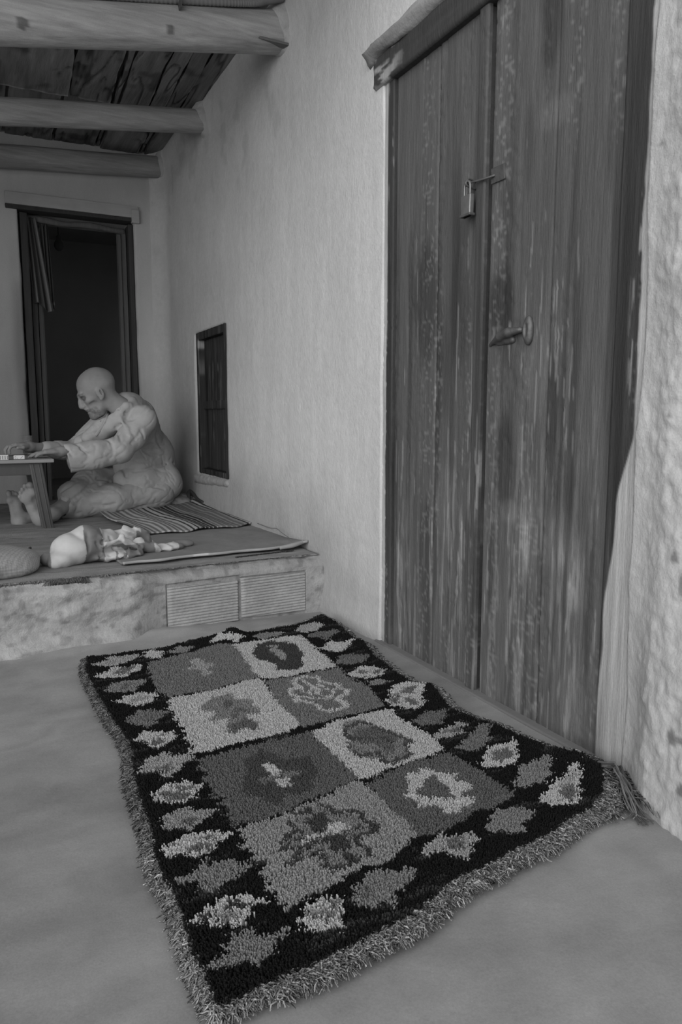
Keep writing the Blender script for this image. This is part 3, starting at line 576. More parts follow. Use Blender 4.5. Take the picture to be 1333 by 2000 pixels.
MOTIFS=[(0,'lt',[(0.608,2.305),(0.63,2.314),(0.639,2.277),(0.634,2.248),(0.659,2.242),(0.657,2.217),(0.63,2.207),(0.627,2.172),(0.634,2.157),(0.602,2.139),(0.603,2.179),(0.602,2.215),(0.572,2.212),(0.573,2.236),(0.605,2.25),(0.602,2.283)]),
(1,'dk',[(0.849,2.364),(0.911,2.385),(0.957,2.347),(0.976,2.286),(0.965,2.241),(0.968,2.205),(0.945,2.176),(0.927,2.159),(0.92,2.105),(0.89,2.077),(0.877,2.083),(0.844,2.082),(0.829,2.101),(0.843,2.156),(0.819,2.187),(0.801,2.215),(0.811,2.263),(0.807,2.299),(0.83,2.316)]),
(1,'lt2',[(0.882,2.332),(0.909,2.334),(0.904,2.279),(0.906,2.222),(0.895,2.175),(0.876,2.178),(0.873,2.232),(0.871,2.281)]),
(2,'ltmid',[(0.522,1.897),(0.571,1.964),(0.606,1.964),(0.637,1.98),(0.629,1.927),(0.673,1.905),(0.661,1.864),(0.668,1.816),(0.654,1.796),(0.611,1.806),(0.629,1.748),(0.624,1.711),(0.599,1.699),(0.586,1.733),(0.559,1.691),(0.547,1.708),(0.547,1.756),(0.574,1.801),(0.543,1.806),(0.504,1.81),(0.535,1.821),(0.546,1.857)]),
(2,'dkmid',[(0.589,1.917),(0.615,1.924),(0.616,1.895),(0.591,1.861),(0.58,1.876)]),
(2,'dkmid',[(0.608,1.862),(0.63,1.86),(0.634,1.831),(0.606,1.836)]),
(2,'dkmid',[(0.55,1.763),(0.594,1.765),(0.607,1.784),(0.624,1.767),(0.626,1.717),(0.599,1.699),(0.587,1.736),(0.557,1.693),(0.547,1.717)]),
(2,'dkmid',[(0.582,1.822),(0.6,1.83),(0.601,1.804),(0.58,1.789)]),
(4,'dk2',[(0.536,1.562),(0.586,1.582),(0.606,1.554),(0.613,1.515),(0.669,1.499),(0.663,1.467),(0.665,1.44),(0.644,1.411),(0.625,1.407),(0.613,1.355),(0.586,1.357),(0.553,1.373),(0.532,1.334),(0.514,1.334),(0.498,1.374),(0.494,1.4),(0.469,1.415),(0.488,1.442),(0.491,1.479),(0.515,1.494),(0.519,1.533)]),
(4,'mid2',[(0.586,1.461),(0.625,1.46),(0.612,1.436),(0.576,1.436)]),
(4,'mid2',[(0.531,1.459),(0.569,1.452),(0.563,1.431),(0.53,1.436)]),
(4,'white',[(0.557,1.51),(0.568,1.52),(0.582,1.506),(0.587,1.463),(0.571,1.45),(0.556,1.461),(0.56,1.486)]),
(4,'white',[(0.566,1.441),(0.591,1.435),(0.584,1.415),(0.588,1.401),(0.573,1.403),(0.562,1.394),(0.553,1.405),(0.557,1.422)]),
(5,'ltmid',[(0.819,1.627),(0.85,1.652),(0.884,1.639),(0.886,1.612),(0.9,1.573),(0.925,1.529),(0.94,1.481),(0.912,1.469),(0.903,1.429),(0.874,1.393),(0.858,1.392),(0.827,1.382),(0.817,1.401),(0.813,1.429),(0.786,1.443),(0.771,1.462),(0.768,1.497),(0.771,1.508),(0.802,1.537),(0.806,1.595)]),
(5,'dkmid',[(0.852,1.597),(0.892,1.577),(0.922,1.524),(0.882,1.484),(0.869,1.441),(0.84,1.435),(0.844,1.503),(0.81,1.506),(0.814,1.562)]),
(6,'ltmid',[(0.543,1.287),(0.569,1.293),(0.601,1.302),(0.608,1.284),(0.615,1.25),(0.657,1.244),(0.663,1.226),(0.649,1.21),(0.665,1.178),(0.647,1.16),(0.611,1.156),(0.611,1.102),(0.578,1.094),(0.535,1.082),(0.522,1.103),(0.531,1.146),(0.487,1.136),(0.471,1.14),(0.497,1.175),(0.472,1.192),(0.479,1.214),(0.528,1.229),(0.525,1.267)]),
(6,'dk',[(0.55,1.264),(0.569,1.254),(0.586,1.27),(0.595,1.266),(0.59,1.22),(0.57,1.203),(0.55,1.213)]),
(6,'dk',[(0.566,1.196),(0.598,1.176),(0.587,1.13),(0.562,1.122),(0.556,1.134),(0.559,1.161)]),
(6,'white',[(0.571,1.205),(0.61,1.224),(0.617,1.207),(0.622,1.188),(0.602,1.192),(0.584,1.187)]),
(6,'white',[(0.512,1.193),(0.537,1.206),(0.565,1.199),(0.558,1.183),(0.534,1.178),(0.514,1.175)]),
(7,'white',[(0.774,1.259),(0.805,1.271),(0.826,1.328),(0.843,1.34),(0.866,1.328),(0.883,1.346),(0.897,1.313),(0.931,1.286),(0.917,1.253),(0.939,1.233),(0.923,1.212),(0.887,1.203),(0.899,1.179),(0.886,1.159),(0.854,1.158),(0.834,1.143),(0.814,1.162),(0.824,1.19),(0.776,1.202),(0.79,1.225),(0.773,1.251)]),
(7,'dkmid',[(0.859,1.302),(0.887,1.298),(0.879,1.263),(0.876,1.245),(0.878,1.226),(0.871,1.202),(0.844,1.198),(0.842,1.216),(0.807,1.229),(0.801,1.25),(0.836,1.265)])]
STROKES=[(3,'white',0.016,[(0.84,1.997),(0.876,2.001),(0.911,1.984),(0.904,1.943),(0.941,1.892),(0.931,1.865),(0.945,1.848),(0.929,1.816),(0.898,1.806),(0.886,1.797),(0.894,1.755),(0.877,1.728),(0.829,1.724),(0.815,1.745),(0.816,1.785),(0.8,1.812),(0.777,1.833),(0.794,1.863),(0.782,1.894),(0.797,1.922),(0.826,1.929),(0.828,1.97),(0.84,1.997)]),
(3,'white',0.012,[(0.861,1.975),(0.866,1.919),(0.834,1.863),(0.82,1.89),(0.836,1.944)]),
(3,'white',0.012,[(0.89,1.939),(0.888,1.877),(0.912,1.865),(0.873,1.814),(0.854,1.853),(0.882,1.921)]),
(3,'white',0.012,[(0.794,1.863),(0.84,1.821),(0.872,1.805)]),
(5,'dk2',0.012,[(0.777,1.48),(0.773,1.455),(0.809,1.457),(0.829,1.454),(0.815,1.414),(0.831,1.387),(0.85,1.41),(0.867,1.401),(0.889,1.41),(0.898,1.447),(0.932,1.48),(0.914,1.527),(0.897,1.575),(0.877,1.625),(0.826,1.611),(0.809,1.601),(0.805,1.542),(0.769,1.503)]),
(5,'dk2',0.01,[(0.804,1.567),(0.825,1.534),(0.869,1.52),(0.893,1.493)]),
(6,'dk',0.012,[(0.526,1.271),(0.523,1.245),(0.528,1.229),(0.493,1.22),(0.477,1.198),(0.496,1.178)]),
(6,'dk',0.012,[(0.489,1.139),(0.533,1.149),(0.522,1.103),(0.533,1.083),(0.555,1.09),(0.576,1.095)]),
(6,'dk',0.012,[(0.609,1.099),(0.611,1.156),(0.648,1.162),(0.666,1.18),(0.649,1.21),(0.663,1.231),(0.657,1.244),(0.618,1.249),(0.612,1.282)]),
(6,'dk',0.012,[(0.601,1.302),(0.601,1.29)]),
(6,'dk',0.012,[(0.569,1.293),(0.573,1.274),(0.545,1.291)]),
(6,'dk',0.012,[(0.471,1.14),(0.488,1.163)]),
(6,'dk',0.012,[(0.505,1.171),(0.558,1.178)]),
(6,'dk',0.012,[(0.598,1.18),(0.637,1.188)]),
(6,'dk',0.01,[(0.506,1.2),(0.526,1.203)]),
(6,'dk',0.014,[(0.57,1.114),(0.576,1.095)])]
LEAVES=[('lt',[(0.312,2.409),(0.348,2.435),(0.395,2.471),(0.402,2.448),(0.455,2.448),(0.464,2.417),(0.423,2.398),(0.392,2.369),(0.35,2.378)],[]),
('white',[(0.295,2.292),(0.329,2.31),(0.369,2.362),(0.396,2.336),(0.449,2.347),(0.448,2.298),(0.411,2.281),(0.374,2.253),(0.326,2.271)],[('mid',[(0.364,2.316),(0.408,2.342),(0.435,2.329),(0.415,2.302),(0.381,2.272),(0.361,2.294)])]),
('ltmid',[(0.309,2.166),(0.35,2.209),(0.384,2.214),(0.438,2.187),(0.414,2.156),(0.383,2.119),(0.336,2.132)],[('mid',[(0.362,2.182),(0.396,2.186),(0.378,2.142),(0.355,2.143)])]),
('white',[(0.315,2.064),(0.357,2.082),(0.402,2.099),(0.437,2.077),(0.431,2.035),(0.406,2.009),(0.382,1.984),(0.355,2.007)],[('lt',[(0.354,2.05),(0.389,2.066),(0.42,2.06),(0.401,2.031),(0.364,2.021)])]),
('mid2',[(0.318,1.907),(0.347,1.931),(0.37,1.958),(0.408,1.944),(0.438,1.915),(0.405,1.877),(0.373,1.843),(0.342,1.875)],[]),
('white',[(0.316,1.787),(0.343,1.811),(0.359,1.83),(0.388,1.804),(0.42,1.788),(0.427,1.761),(0.408,1.741),(0.369,1.707),(0.351,1.726),(0.341,1.76)],[('mid',[(0.357,1.767),(0.391,1.765),(0.386,1.745),(0.37,1.724),(0.354,1.739)]),('mid',[(0.38,1.793),(0.401,1.782),(0.392,1.771),(0.379,1.778)])]),
('lt',[(0.302,1.628),(0.327,1.66),(0.362,1.686),(0.393,1.664),(0.425,1.648),(0.42,1.62),(0.393,1.601),(0.358,1.554),(0.346,1.557),(0.327,1.597),(0.302,1.6)],[('mid',[(0.339,1.616),(0.371,1.619),(0.369,1.588),(0.348,1.568),(0.336,1.592)])]),
('white',[(0.293,1.47),(0.324,1.516),(0.348,1.535),(0.356,1.517),(0.386,1.525),(0.399,1.507),(0.411,1.481),(0.388,1.467),(0.381,1.449),(0.362,1.433),(0.343,1.434),(0.317,1.466)],[('mid',[(0.31,1.49),(0.335,1.5),(0.365,1.474),(0.377,1.473),(0.362,1.443),(0.334,1.447),(0.317,1.476)]),('mid',[(0.362,1.509),(0.395,1.492),(0.391,1.477),(0.362,1.481)])]),
('lt2',[(0.287,1.365),(0.297,1.39),(0.32,1.408),(0.345,1.415),(0.366,1.403),(0.404,1.376),(0.381,1.363),(0.361,1.335),(0.34,1.325),(0.311,1.346)],[('dkmid',[(0.329,1.37),(0.353,1.372),(0.359,1.354),(0.349,1.341),(0.327,1.347)])]),
('white',[(0.275,1.278),(0.307,1.304),(0.336,1.311),(0.371,1.307),(0.408,1.286),(0.389,1.276),(0.372,1.267),(0.363,1.25),(0.336,1.232),(0.312,1.246),(0.287,1.256),(0.275,1.26)],[('mid',[(0.317,1.273),(0.339,1.275),(0.361,1.264),(0.34,1.246),(0.32,1.252)]),('mid',[(0.345,1.294),(0.375,1.291),(0.377,1.282),(0.362,1.276)]),('mid',[(0.298,1.291),(0.315,1.291),(0.302,1.281)])]),
('ltmid',[(0.282,1.179),(0.291,1.192),(0.315,1.203),(0.328,1.204),(0.333,1.221),(0.34,1.217),(0.338,1.203),(0.366,1.204),(0.4,1.183),(0.403,1.166),(0.376,1.161),(0.368,1.146),(0.355,1.143),(0.329,1.12),(0.308,1.141),(0.305,1.16),(0.29,1.166)],[]),
('white',[(0.273,1.071),(0.297,1.087),(0.317,1.094),(0.323,1.103),(0.345,1.095),(0.364,1.094),(0.398,1.079),(0.393,1.064),(0.369,1.063),(0.363,1.044),(0.346,1.034),(0.331,1.026),(0.31,1.037),(0.294,1.057),(0.278,1.054)],[('dk',[(0.343,1.089),(0.364,1.082),(0.372,1.07),(0.358,1.065),(0.339,1.072)]),('dk',[(0.29,1.074),(0.312,1.079),(0.313,1.069),(0.291,1.061)]),('ltmid',[(0.314,1.068),(0.338,1.063),(0.345,1.05),(0.33,1.039),(0.313,1.045)])]),
('ltmid',[(0.277,0.981),(0.283,0.985),(0.296,0.985),(0.3,0.999),(0.32,1.009),(0.324,1.015),(0.352,1.009),(0.367,0.988),(0.387,0.994),(0.39,0.982),(0.396,0.974),(0.368,0.957),(0.36,0.947),(0.341,0.949),(0.336,0.933),(0.329,0.926),(0.325,0.933),(0.325,0.945),(0.301,0.953),(0.277,0.96)],[]),
('white',[(0.428,1.002),(0.441,1.003),(0.448,1.017),(0.472,1.023),(0.469,1.036),(0.482,1.03),(0.488,1.023),(0.505,1.022),(0.505,1.003),(0.497,0.989),(0.494,0.969),(0.483,0.96),(0.478,0.95),(0.465,0.938),(0.462,0.949),(0.45,0.953),(0.438,0.96),(0.439,0.973),(0.422,0.971)],[('ltmid',[(0.443,1.002),(0.465,1.005),(0.482,0.996),(0.486,0.98),(0.467,0.965),(0.451,0.984),(0.441,0.982)]),('mid',[(0.485,1.017),(0.5,1.013),(0.493,0.994),(0.479,1.005)])]),
('ltmid',[(0.52,1.007),(0.535,1.014),(0.536,1.03),(0.566,1.039),(0.577,1.05),(0.6,1.053),(0.618,1.044),(0.627,1.031),(0.65,1.038),(0.658,1.024),(0.632,1.005),(0.611,0.992),(0.589,0.98),(0.588,0.962),(0.573,0.958),(0.566,0.972),(0.54,0.973),(0.515,0.991)],[('mid',[(0.534,1.007),(0.561,1.029),(0.564,1.008),(0.549,0.989)])]),
('lt',[(0.701,1.068),(0.726,1.084),(0.746,1.088),(0.763,1.094),(0.783,1.077),(0.815,1.072),(0.821,1.05),(0.793,1.043),(0.782,1.021),(0.759,1.003),(0.746,1.026),(0.735,1.052),(0.715,1.055),(0.699,1.046)],[('mid',[(0.756,1.076),(0.792,1.065),(0.776,1.031),(0.753,1.036)])]),
('ltmid',[(0.849,1.077),(0.891,1.099),(0.889,1.108),(0.921,1.125),(0.959,1.11),(0.983,1.086),(0.96,1.065),(0.932,1.055),(0.916,1.028),(0.909,1.04),(0.878,1.048),(0.857,1.062)],[]),
('white',[(1.016,1.103),(1.052,1.129),(1.099,1.162),(1.134,1.164),(1.189,1.198),(1.199,1.188),(1.158,1.142),(1.136,1.115),(1.105,1.085),(1.076,1.064),(1.03,1.087)],[('mid',[(1.087,1.121),(1.134,1.135),(1.127,1.11),(1.09,1.084),(1.059,1.09)]),('lt',[(1.094,1.145),(1.145,1.158),(1.176,1.173),(1.15,1.146),(1.093,1.127)])]),
('ltmid',[(1.007,1.184),(1.052,1.215),(1.08,1.252),(1.094,1.245),(1.171,1.261),(1.167,1.241),(1.118,1.192),(1.087,1.168),(1.049,1.168),(1.014,1.176)],[]),
('white',[(1.007,1.299),(1.045,1.324),(1.075,1.355),(1.118,1.357),(1.161,1.366),(1.148,1.33),(1.102,1.285),(1.077,1.265),(1.036,1.269),(1.002,1.281)],[('mid',[(1.039,1.316),(1.089,1.336),(1.125,1.33),(1.092,1.29),(1.05,1.283)])]),
('mid2',[(1.002,1.391),(1.047,1.417),(1.153,1.48),(1.159,1.464),(1.109,1.398),(1.063,1.361),(1.028,1.361)],[]),
('lt',[(0.998,1.472),(1.039,1.497),(1.091,1.512),(1.123,1.523),(1.106,1.49),(1.069,1.456),(1.034,1.448),(0.993,1.456)],[('mid',[(1.033,1.48),(1.092,1.497),(1.076,1.466),(1.041,1.457)])]),
('mid',[(0.997,1.574),(1.053,1.615),(1.083,1.599),(1.128,1.599),(1.084,1.556),(1.057,1.527),(1.023,1.536),(1.002,1.547)],[]),
('white',[(1.009,1.729),(1.047,1.759),(1.055,1.785),(1.096,1.828),(1.138,1.823),(1.175,1.799),(1.157,1.755),(1.115,1.724),(1.105,1.69),(1.084,1.663),(1.054,1.641),(1.021,1.653),(1.019,1.686),(0.996,1.679)],[('mid',[(1.103,1.792),(1.149,1.79),(1.132,1.757),(1.092,1.736),(1.083,1.761)]),('mid',[(1.023,1.731),(1.074,1.771),(1.054,1.725),(1.023,1.693),(1.007,1.697)]),('mid',[(1.065,1.73),(1.086,1.69),(1.068,1.662),(1.044,1.66),(1.045,1.692)])]),
('ltmid',[(1.023,1.875),(1.063,1.882),(1.105,1.85),(1.073,1.85),(1.019,1.845)],[]),
('white',[(1.014,1.964),(1.081,2.021),(1.106,1.996),(1.133,1.97),(1.131,1.941),(1.084,1.906),(1.049,1.907),(1.015,1.935)],[('mid',[(1.085,1.958),(1.119,1.953),(1.1,1.927),(1.073,1.929)]),('mid',[(1.044,1.966),(1.074,1.975),(1.054,1.938),(1.032,1.943)])]),
('mid',[(1.01,2.08),(1.072,2.137),(1.123,2.117),(1.15,2.086),(1.096,2.043),(1.045,2.04)],[]),
('white',[(1.034,2.228),(1.108,2.294),(1.115,2.26),(1.179,2.251),(1.13,2.209),(1.092,2.17),(1.061,2.186)],[]),
('mid',[(1.047,2.379),(1.113,2.411),(1.177,2.387),(1.172,2.357),(1.093,2.309),(1.085,2.352)],[]),
('lt',[(1.035,2.467),(1.085,2.518),(1.141,2.526),(1.169,2.485),(1.125,2.438),(1.072,2.423)],[]),
('ltmid',[(0.868,2.469),(0.927,2.496),(0.998,2.468),(0.963,2.437),(0.897,2.415)],[]),
('white',[(0.712,2.469),(0.755,2.53),(0.776,2.555),(0.781,2.516),(0.834,2.448),(0.797,2.419),(0.773,2.472)],[]),
('ltmid',[(0.564,2.435),(0.614,2.474),(0.65,2.442),(0.613,2.396),(0.572,2.403)],[]),
('white',[(0.473,2.426),(0.513,2.488),(0.54,2.433),(0.54,2.399),(0.511,2.373),(0.481,2.408)],[])]
# ------------------------------------------------------------ the tufted rug
TONE=dict(black=29,dk2=74,dk=66,dkmid2=95,dkmid=96,mid=104,mid2=111,ltmid=124,lt2=140,lt=152,white=176)
def inpoly(P,poly):
    x,y=P[:,0],P[:,1]; q=np.array(poly); r=np.zeros(len(P),bool); lo=q.min(0); hi=q.max(0)
    s=np.nonzero((x>=lo[0])&(x<=hi[0])&(y>=lo[1])&(y<=hi[1]))[0]; xs,ys=x[s],y[s]; ins=np.zeros(len(s),bool)
    for (x0,y0),(x1,y1) in zip(q,np.roll(q,-1,0)):
        if y0==y1: continue
        ins^=((y0>ys)!=(y1>ys))&(xs<(x1-x0)*(ys-y0)/(y1-y0)+x0)
    r[s]=ins; return r
def strokemask(P,pts,w):
    r=np.zeros(len(P),bool)
    for a,b in zip(pts[:-1],pts[1:]):
        a=np.array(a);b=np.array(b); ab=b-a; t=np.clip(((P-a)@ab)/(ab@ab+1e-12),0,1); r|=(((P-a-t[:,None]*ab)**2).sum(1)<(w/2)**2)
    return r
def rug_z(x,y):
    z=.003+.005*np.maximum(0,fbm(st(x*3,y*3),2,501))
    z=z+.026*np.exp(-((x-.81-.1*(2.6-y))/.035)**2)*smst(2.38,2.52,y)           # wrinkle against the step
    z=z+.022*smst(1.16,1.28,x)*smst(1.55,1.2,y)                                     # edge riding up against the jamb
    z=z+.008*smst(1.12,1.2,x)*smst(1.5,1.8,y)
    return z
rug=thing('tufted_rug','long shaggy black-bordered rug with eight pictured squares, on the cement floor before the double door','rug')
M['wool']=mat('rug_wool',attr=True,noise=(60,60,60),amp=.05,bump=0,rough=1,spec=.05)
# woven backing
ou=np.array(RUG_OUT); gx=gl((.24,1.27,.014)); gy=gl((.86,2.62,.014)); X,Y=np.meshgrid(gx,gy,indexing='ij')
ins=inpoly(np.stack([(X[:-1,:-1]+.007).ravel(),(Y[:-1,:-1]+.007).ravel()],-1),RUG_OUT)
q=gridF(len(gx),len(gy))[ins]; used=np.unique(q); mp=np.full(X.size,-1); mp[used]=np.arange(len(used))
Vt=np.stack([X.ravel()[used],Y.ravel()[used],rug_z(X.ravel()[used],Y.ravel()[used])+.010],-1); Vb=Vt-np.array([0,0,.009]); q=mp[q]
E_=np.concatenate([q[:,[0,1]],q[:,[1,2]],q[:,[2,3]],q[:,[3,0]]]); key=E_[:,0]*100000+E_[:,1]; rev=E_[:,1]*100000+E_[:,0]; be=E_[~np.isin(key,rev)]
Fb=np.concatenate([q,q[:,::-1]+len(Vt),np.stack([be[:,1],be[:,0],be[:,0]+len(Vt),be[:,1]+len(Vt)],-1)])
link('backing',mesh('backing',np.concatenate([Vt,Vb]),Fb,np.full(2*len(Vt),S(30))),M['wool'],rug)
sp=.0028; xs=np.arange(.24,1.27,sp); ys=np.arange(.86,2.62,sp); X,Y=np.meshgrid(xs,ys,indexing='ij'); P=np.stack([X.ravel(),Y.ravel()],-1); P+=rng.uniform(-sp*.55,sp*.55,P.shape)
P=P[inpoly(P,RUG_OUT)]
# the yarn is knotted in rows: colour borders step and feather
row=np.stack([vnoise(st(P[:,0]*60,P[:,1]*60),511)*.004+rng.normal(0,.0014,len(P)),vnoise(st(P[:,0]*70,P[:,1]*70),513)*.004+rng.normal(0,.0014,len(P))],-1)
row[:,0]+=(.012*vnoise(st(P[:,0]*2,P[:,1]*150),515)+rng.normal(0,.0025,len(P)))*((P[:,0]<.50)|(P[:,0]>1.0)|(P[:,1]>2.3))
Q=P+row+.0045*np.stack([vnoise(st(P[:,0]*85,P[:,1]*85),517),vnoise(st(P[:,0]*85,P[:,1]*85),519)],-1); tone=np.full(len(P),TONE['black'],float); reg=np.zeros(len(P),int)
for i,(t,poly) in enumerate(PANELS): m_=inpoly(Q,poly); tone[m_]=TONE[t]; reg[m_]=1+i
for i,t,poly in MOTIFS: m_=inpoly(Q,poly)&(reg>0); tone[m_]=TONE[t]; reg[m_]=100+i
for j,(i,t,w,pts) in enumerate(STROKES): m_=strokemask(Q,pts,w)&(reg>0); tone[m_]=TONE[t]; reg[m_]=100+i
for i,(t,poly,inn) in enumerate(LEAVES):
    m_=inpoly(Q,poly)&(reg==0); tone[m_]=TONE[t]; reg[m_]=200+i
    for t2,p2 in inn: k_=inpoly(Q,p2)&m_; tone[k_]=TONE[t2]
# worn brownish streaks in the black ground
b_=reg==0; wv=fbm(st(P[:,0]*9,P[:,1]*60),3,521); tone[b_]+=26*smst(.22,.5,wv[b_])*(rng.random(b_.sum())<.7)
def tufts(P,Z0,L,tone,r,lean,seed=0,jit=.20):
    n=len(P); rg=np.random.default_rng(seed); L=L*rg.uniform(.80,1.18,n); a=rg.normal(0,jit,(n,2))+lean
    d1=np.stack([a[:,0],a[:,1],np.ones(n)],-1); d1/=np.linalg.norm(d1,axis=1,keepdims=True)
    B=np.stack([P[:,0],P[:,1],Z0],-1); T=B+d1*L[:,None]
    th=rg.uniform(0,6.28,n)[:,None]+np.array([0,2.094,4.189]); o=np.stack([np.cos(th),np.sin(th),0*th],-1)
    V=np.concatenate([B[:,None]+o*(r*1.0),T[:,None]+o*(r*.75)],1).reshape(-1,3)
    i=np.arange(n)*6; F=[np.stack([i+k,i+(k+1)%3,i+3+(k+1)%3,i+3+k],-1) for k in range(3)]+[np.stack([i+3,i+4,i+5,i+5],-1)]
    c=S_(tone)*rg.uniform(.88,1.12,n); return V,np.stack(F,1).reshape(-1,4),np.repeat(c,6)
def S_(v): v=np.asarray(v)/255.; return ((v+.055)/1.055)**2.4
def trimesh(name,V,F,C):
    F=np.asarray(F); t=np.concatenate([F[:,[0,1,2]],F[F[:,2]!=F[:,3]][:,[0,2,3]]]); return mesh(name,V,t,C)
lean=np.array([-.18,-.22])+.22*np.stack([fbm(st(P[:,0]*7,P[:,1]*7),3,531),fbm(st(P[:,0]*7,P[:,1]*7),3,535)],-1)
Lh=.0155+.003*fbm(st(P[:,0]*16,P[:,1]*16),3,541); Lh[tone<40]*=.92; z0=rug_z(P[:,0],P[:,1])+.008
Vv,Fv,Cv=tufts(P,z0,Lh,tone,.0022,lean+.30*np.stack([vnoise(st(P[:,0]*110,P[:,1]*110),551),vnoise(st(P[:,0]*110,P[:,1]*110),553)],-1),3)
nf=4
def part(name,msk,parent,label=None):
    k=np.nonzero(msk)[0]
    if len(k)==0: return None
    V=Vv.reshape(-1,6,3)[k].reshape(-1,3); C=Cv.reshape(-1,6)[k].ravel(); F=Fv.reshape(-1,nf,4)[k]-k[:,None,None]*6+np.arange(len(k))[:,None,None]*6
    return link(name,trimesh(name,V,F.reshape(-1,4),C),M['wool'],parent,kind='stuff',label=label)
part('border_pile',reg==0,rug,'black pile of the border')
wd={'white':'off-white','mid2':'mid grey','dkmid':'dark grey','dkmid2':'dark grey','lt2':'light grey','mid':'mid grey','lt':'light grey','ltmid':'grey'}
for i,(t,_) in enumerate(PANELS):
    pn=part('panel_pile',reg==1+i,rug,wd[t]+' square of pile'); part('panel_motif',reg==100+i,pn)
for i,(t,_,_) in enumerate(LEAVES): part('leaf_motif',reg==200+i,rug,wd[t]+' leaf figure in the black border')
# fringe: twisted yarn ends along the edge
def strands(base,dirs,L,r,tone,seed,sag=.6,curl=.5,up=.012):
    n=len(base); rg=np.random.default_rng(seed); K=4; t=np.linspace(0,1,K)
    side=np.stack([-dirs[:,1],dirs[:,0],np.zeros(n)],-1); d=np.stack([dirs[:,0],dirs[:,1],np.zeros(n)],-1)
    c1=rg.normal(0,curl,n); c2=rg.normal(0,curl,n); h=rg.uniform(.3,1.3,n)*up; V=[]
    for k in range(K):
        s=t[k]; p=base+d*(L*s)[:,None]+side*(L*(c1*s*s*.8+c2*.25*np.sin(s*6)))[:,None]; p[:,2]+=h*np.sin(s*3.0)-(base[:,2]-.006)*s**1.5*sag
        p[:,2]=np.maximum(p[:,2],.003+.002*rg.random(n)); th=rg.uniform(0,6.28,n)[:,None]*0+np.array([0.4,2.494,4.589])+s*3
        o=side[:,None]*np.cos(th)[...,None]+np.array([0,0,1.])*np.sin(th)[...,None]; V.append(p[:,None]+o*r*(1-.2*s))
    V=np.stack(V,1).reshape(-1,3); i=np.arange(n)*K*3; F=[]
    for k in range(K-1):
        for j in range(3): F.append(np.stack([i+k*3+j,i+k*3+(j+1)%3,i+k*3+3+(j+1)%3,i+k*3+3+j],-1))
    F.append(np.stack([i+K*3-3,i+K*3-2,i+K*3-1,i+K*3-1],-1))
    c=np.repeat(S_(tone)*rg.uniform(.55,1.45,n),K*3); return V,np.stack(F,1).reshape(-1,4),c
fr=np.array(RUG_FRINGE)
def resample(poly,n):
    q=np.concatenate([poly,poly[:1]]); s=np.concatenate([[0],np.cumsum(np.linalg.norm(np.diff(q,axis=0),axis=1))]); t=np.linspace(0,s[-1],n,endpoint=False); return np.stack([np.interp(t,s,q[:,k]) for k in (0,1)],-1)
op=ou[:52]  # along left, bottom, right
def open_rs(poly,n):
    s=np.concatenate([[0],np.cumsum(np.linalg.norm(np.diff(poly,axis=0),axis=1))]); t=np.sort(rng.uniform(0,s[-1],n)); return np.stack([np.interp(t,s,poly[:,k]) for k in (0,1)],-1)
bp_=open_rs(op,30000); fo=resample(fr[:-1],2400)
d2=np.linalg.norm(bp_[:,None,:]-fo[None],axis=2) if 0 else None
near=np.empty(len(bp_),int)
for a in range(0,len(bp_),2000): near[a:a+2000]=np.argmin(((bp_[a:a+2000,None,:]-fo[None])**2).sum(-1),1)
# outward normal of the rug outline
ctr=np.array([.73,1.7]); vec=fo[near]-bp_; wdt=np.linalg.norm(vec,axis=1)
tan=np.gradient(bp_,axis=0); tn=np.stack([np.convolve(tan[:,k],np.ones(301)/301,'same') for k in (0,1)],-1); nrm=np.stack([tn[:,1],-tn[:,0]],-1); nrm/=np.linalg.norm(nrm,axis=1,keepdims=True)+1e-9
sg=np.sign(((bp_-ctr)*nrm).sum(1)); nrm*=sg[:,None]
width=np.interp(bp_[:,1],[.9,1.0,1.3,1.7,2.5],[.030,.034,.034,.030,.024]); left=bp_[:,0]<.33
width=np.where(left,np.interp(bp_[:,1],[.9,1.3,1.6,2.0,2.5],[.026,.030,.034,.024,.018]),np.where((bp_[:,0]>1.1)&(bp_[:,1]>1.25),np.interp(bp_[:,1],[1.25,1.5,2.2],[.055,.035,.045]),.050))
width=np.where((bp_[:,0]>1.1)&(bp_[:,1]<1.25),.070,width)*.82
bz=rug_z(bp_[:,0],bp_[:,1])+rng.uniform(.004,.016,len(bp_)); kk=rng.uniform(-.15,.72,len(bp_)); bpp=bp_+nrm*(kk*width)[:,None]; bz=np.where(kk>0,.004+rng.uniform(.0,.012,len(bp_))+.5*(bz-.004)*(1-kk),bz)
base=np.stack([bpp[:,0],bpp[:,1],bz],-1); ang=rng.normal(0,.55,len(bp_))+.95*rng.choice([1,1,-1],len(bp_)); ca,sa=np.cos(ang),np.sin(ang); dr=np.stack([nrm[:,0]*ca-nrm[:,1]*sa,nrm[:,0]*sa+nrm[:,1]*ca],-1)
LL=rng.uniform(.010,.019,len(bp_))*np.where(width>.045,1.4,1); over=base[:,0]+dr[:,0]*LL>1.293; dr[over,0]*=-.2
Vf,Ff,Cf=strands(base,dr,LL,.0017,np.where(left&(bp_[:,1]>1.3),104,134)+rng.normal(0,22,len(bp_)).clip(-55,40),5,up=.003)
link('fringe',trimesh('fringe',Vf,Ff,Cf),M['wool'],rug,kind='stuff',label='grey-and-white twisted yarn fringe')
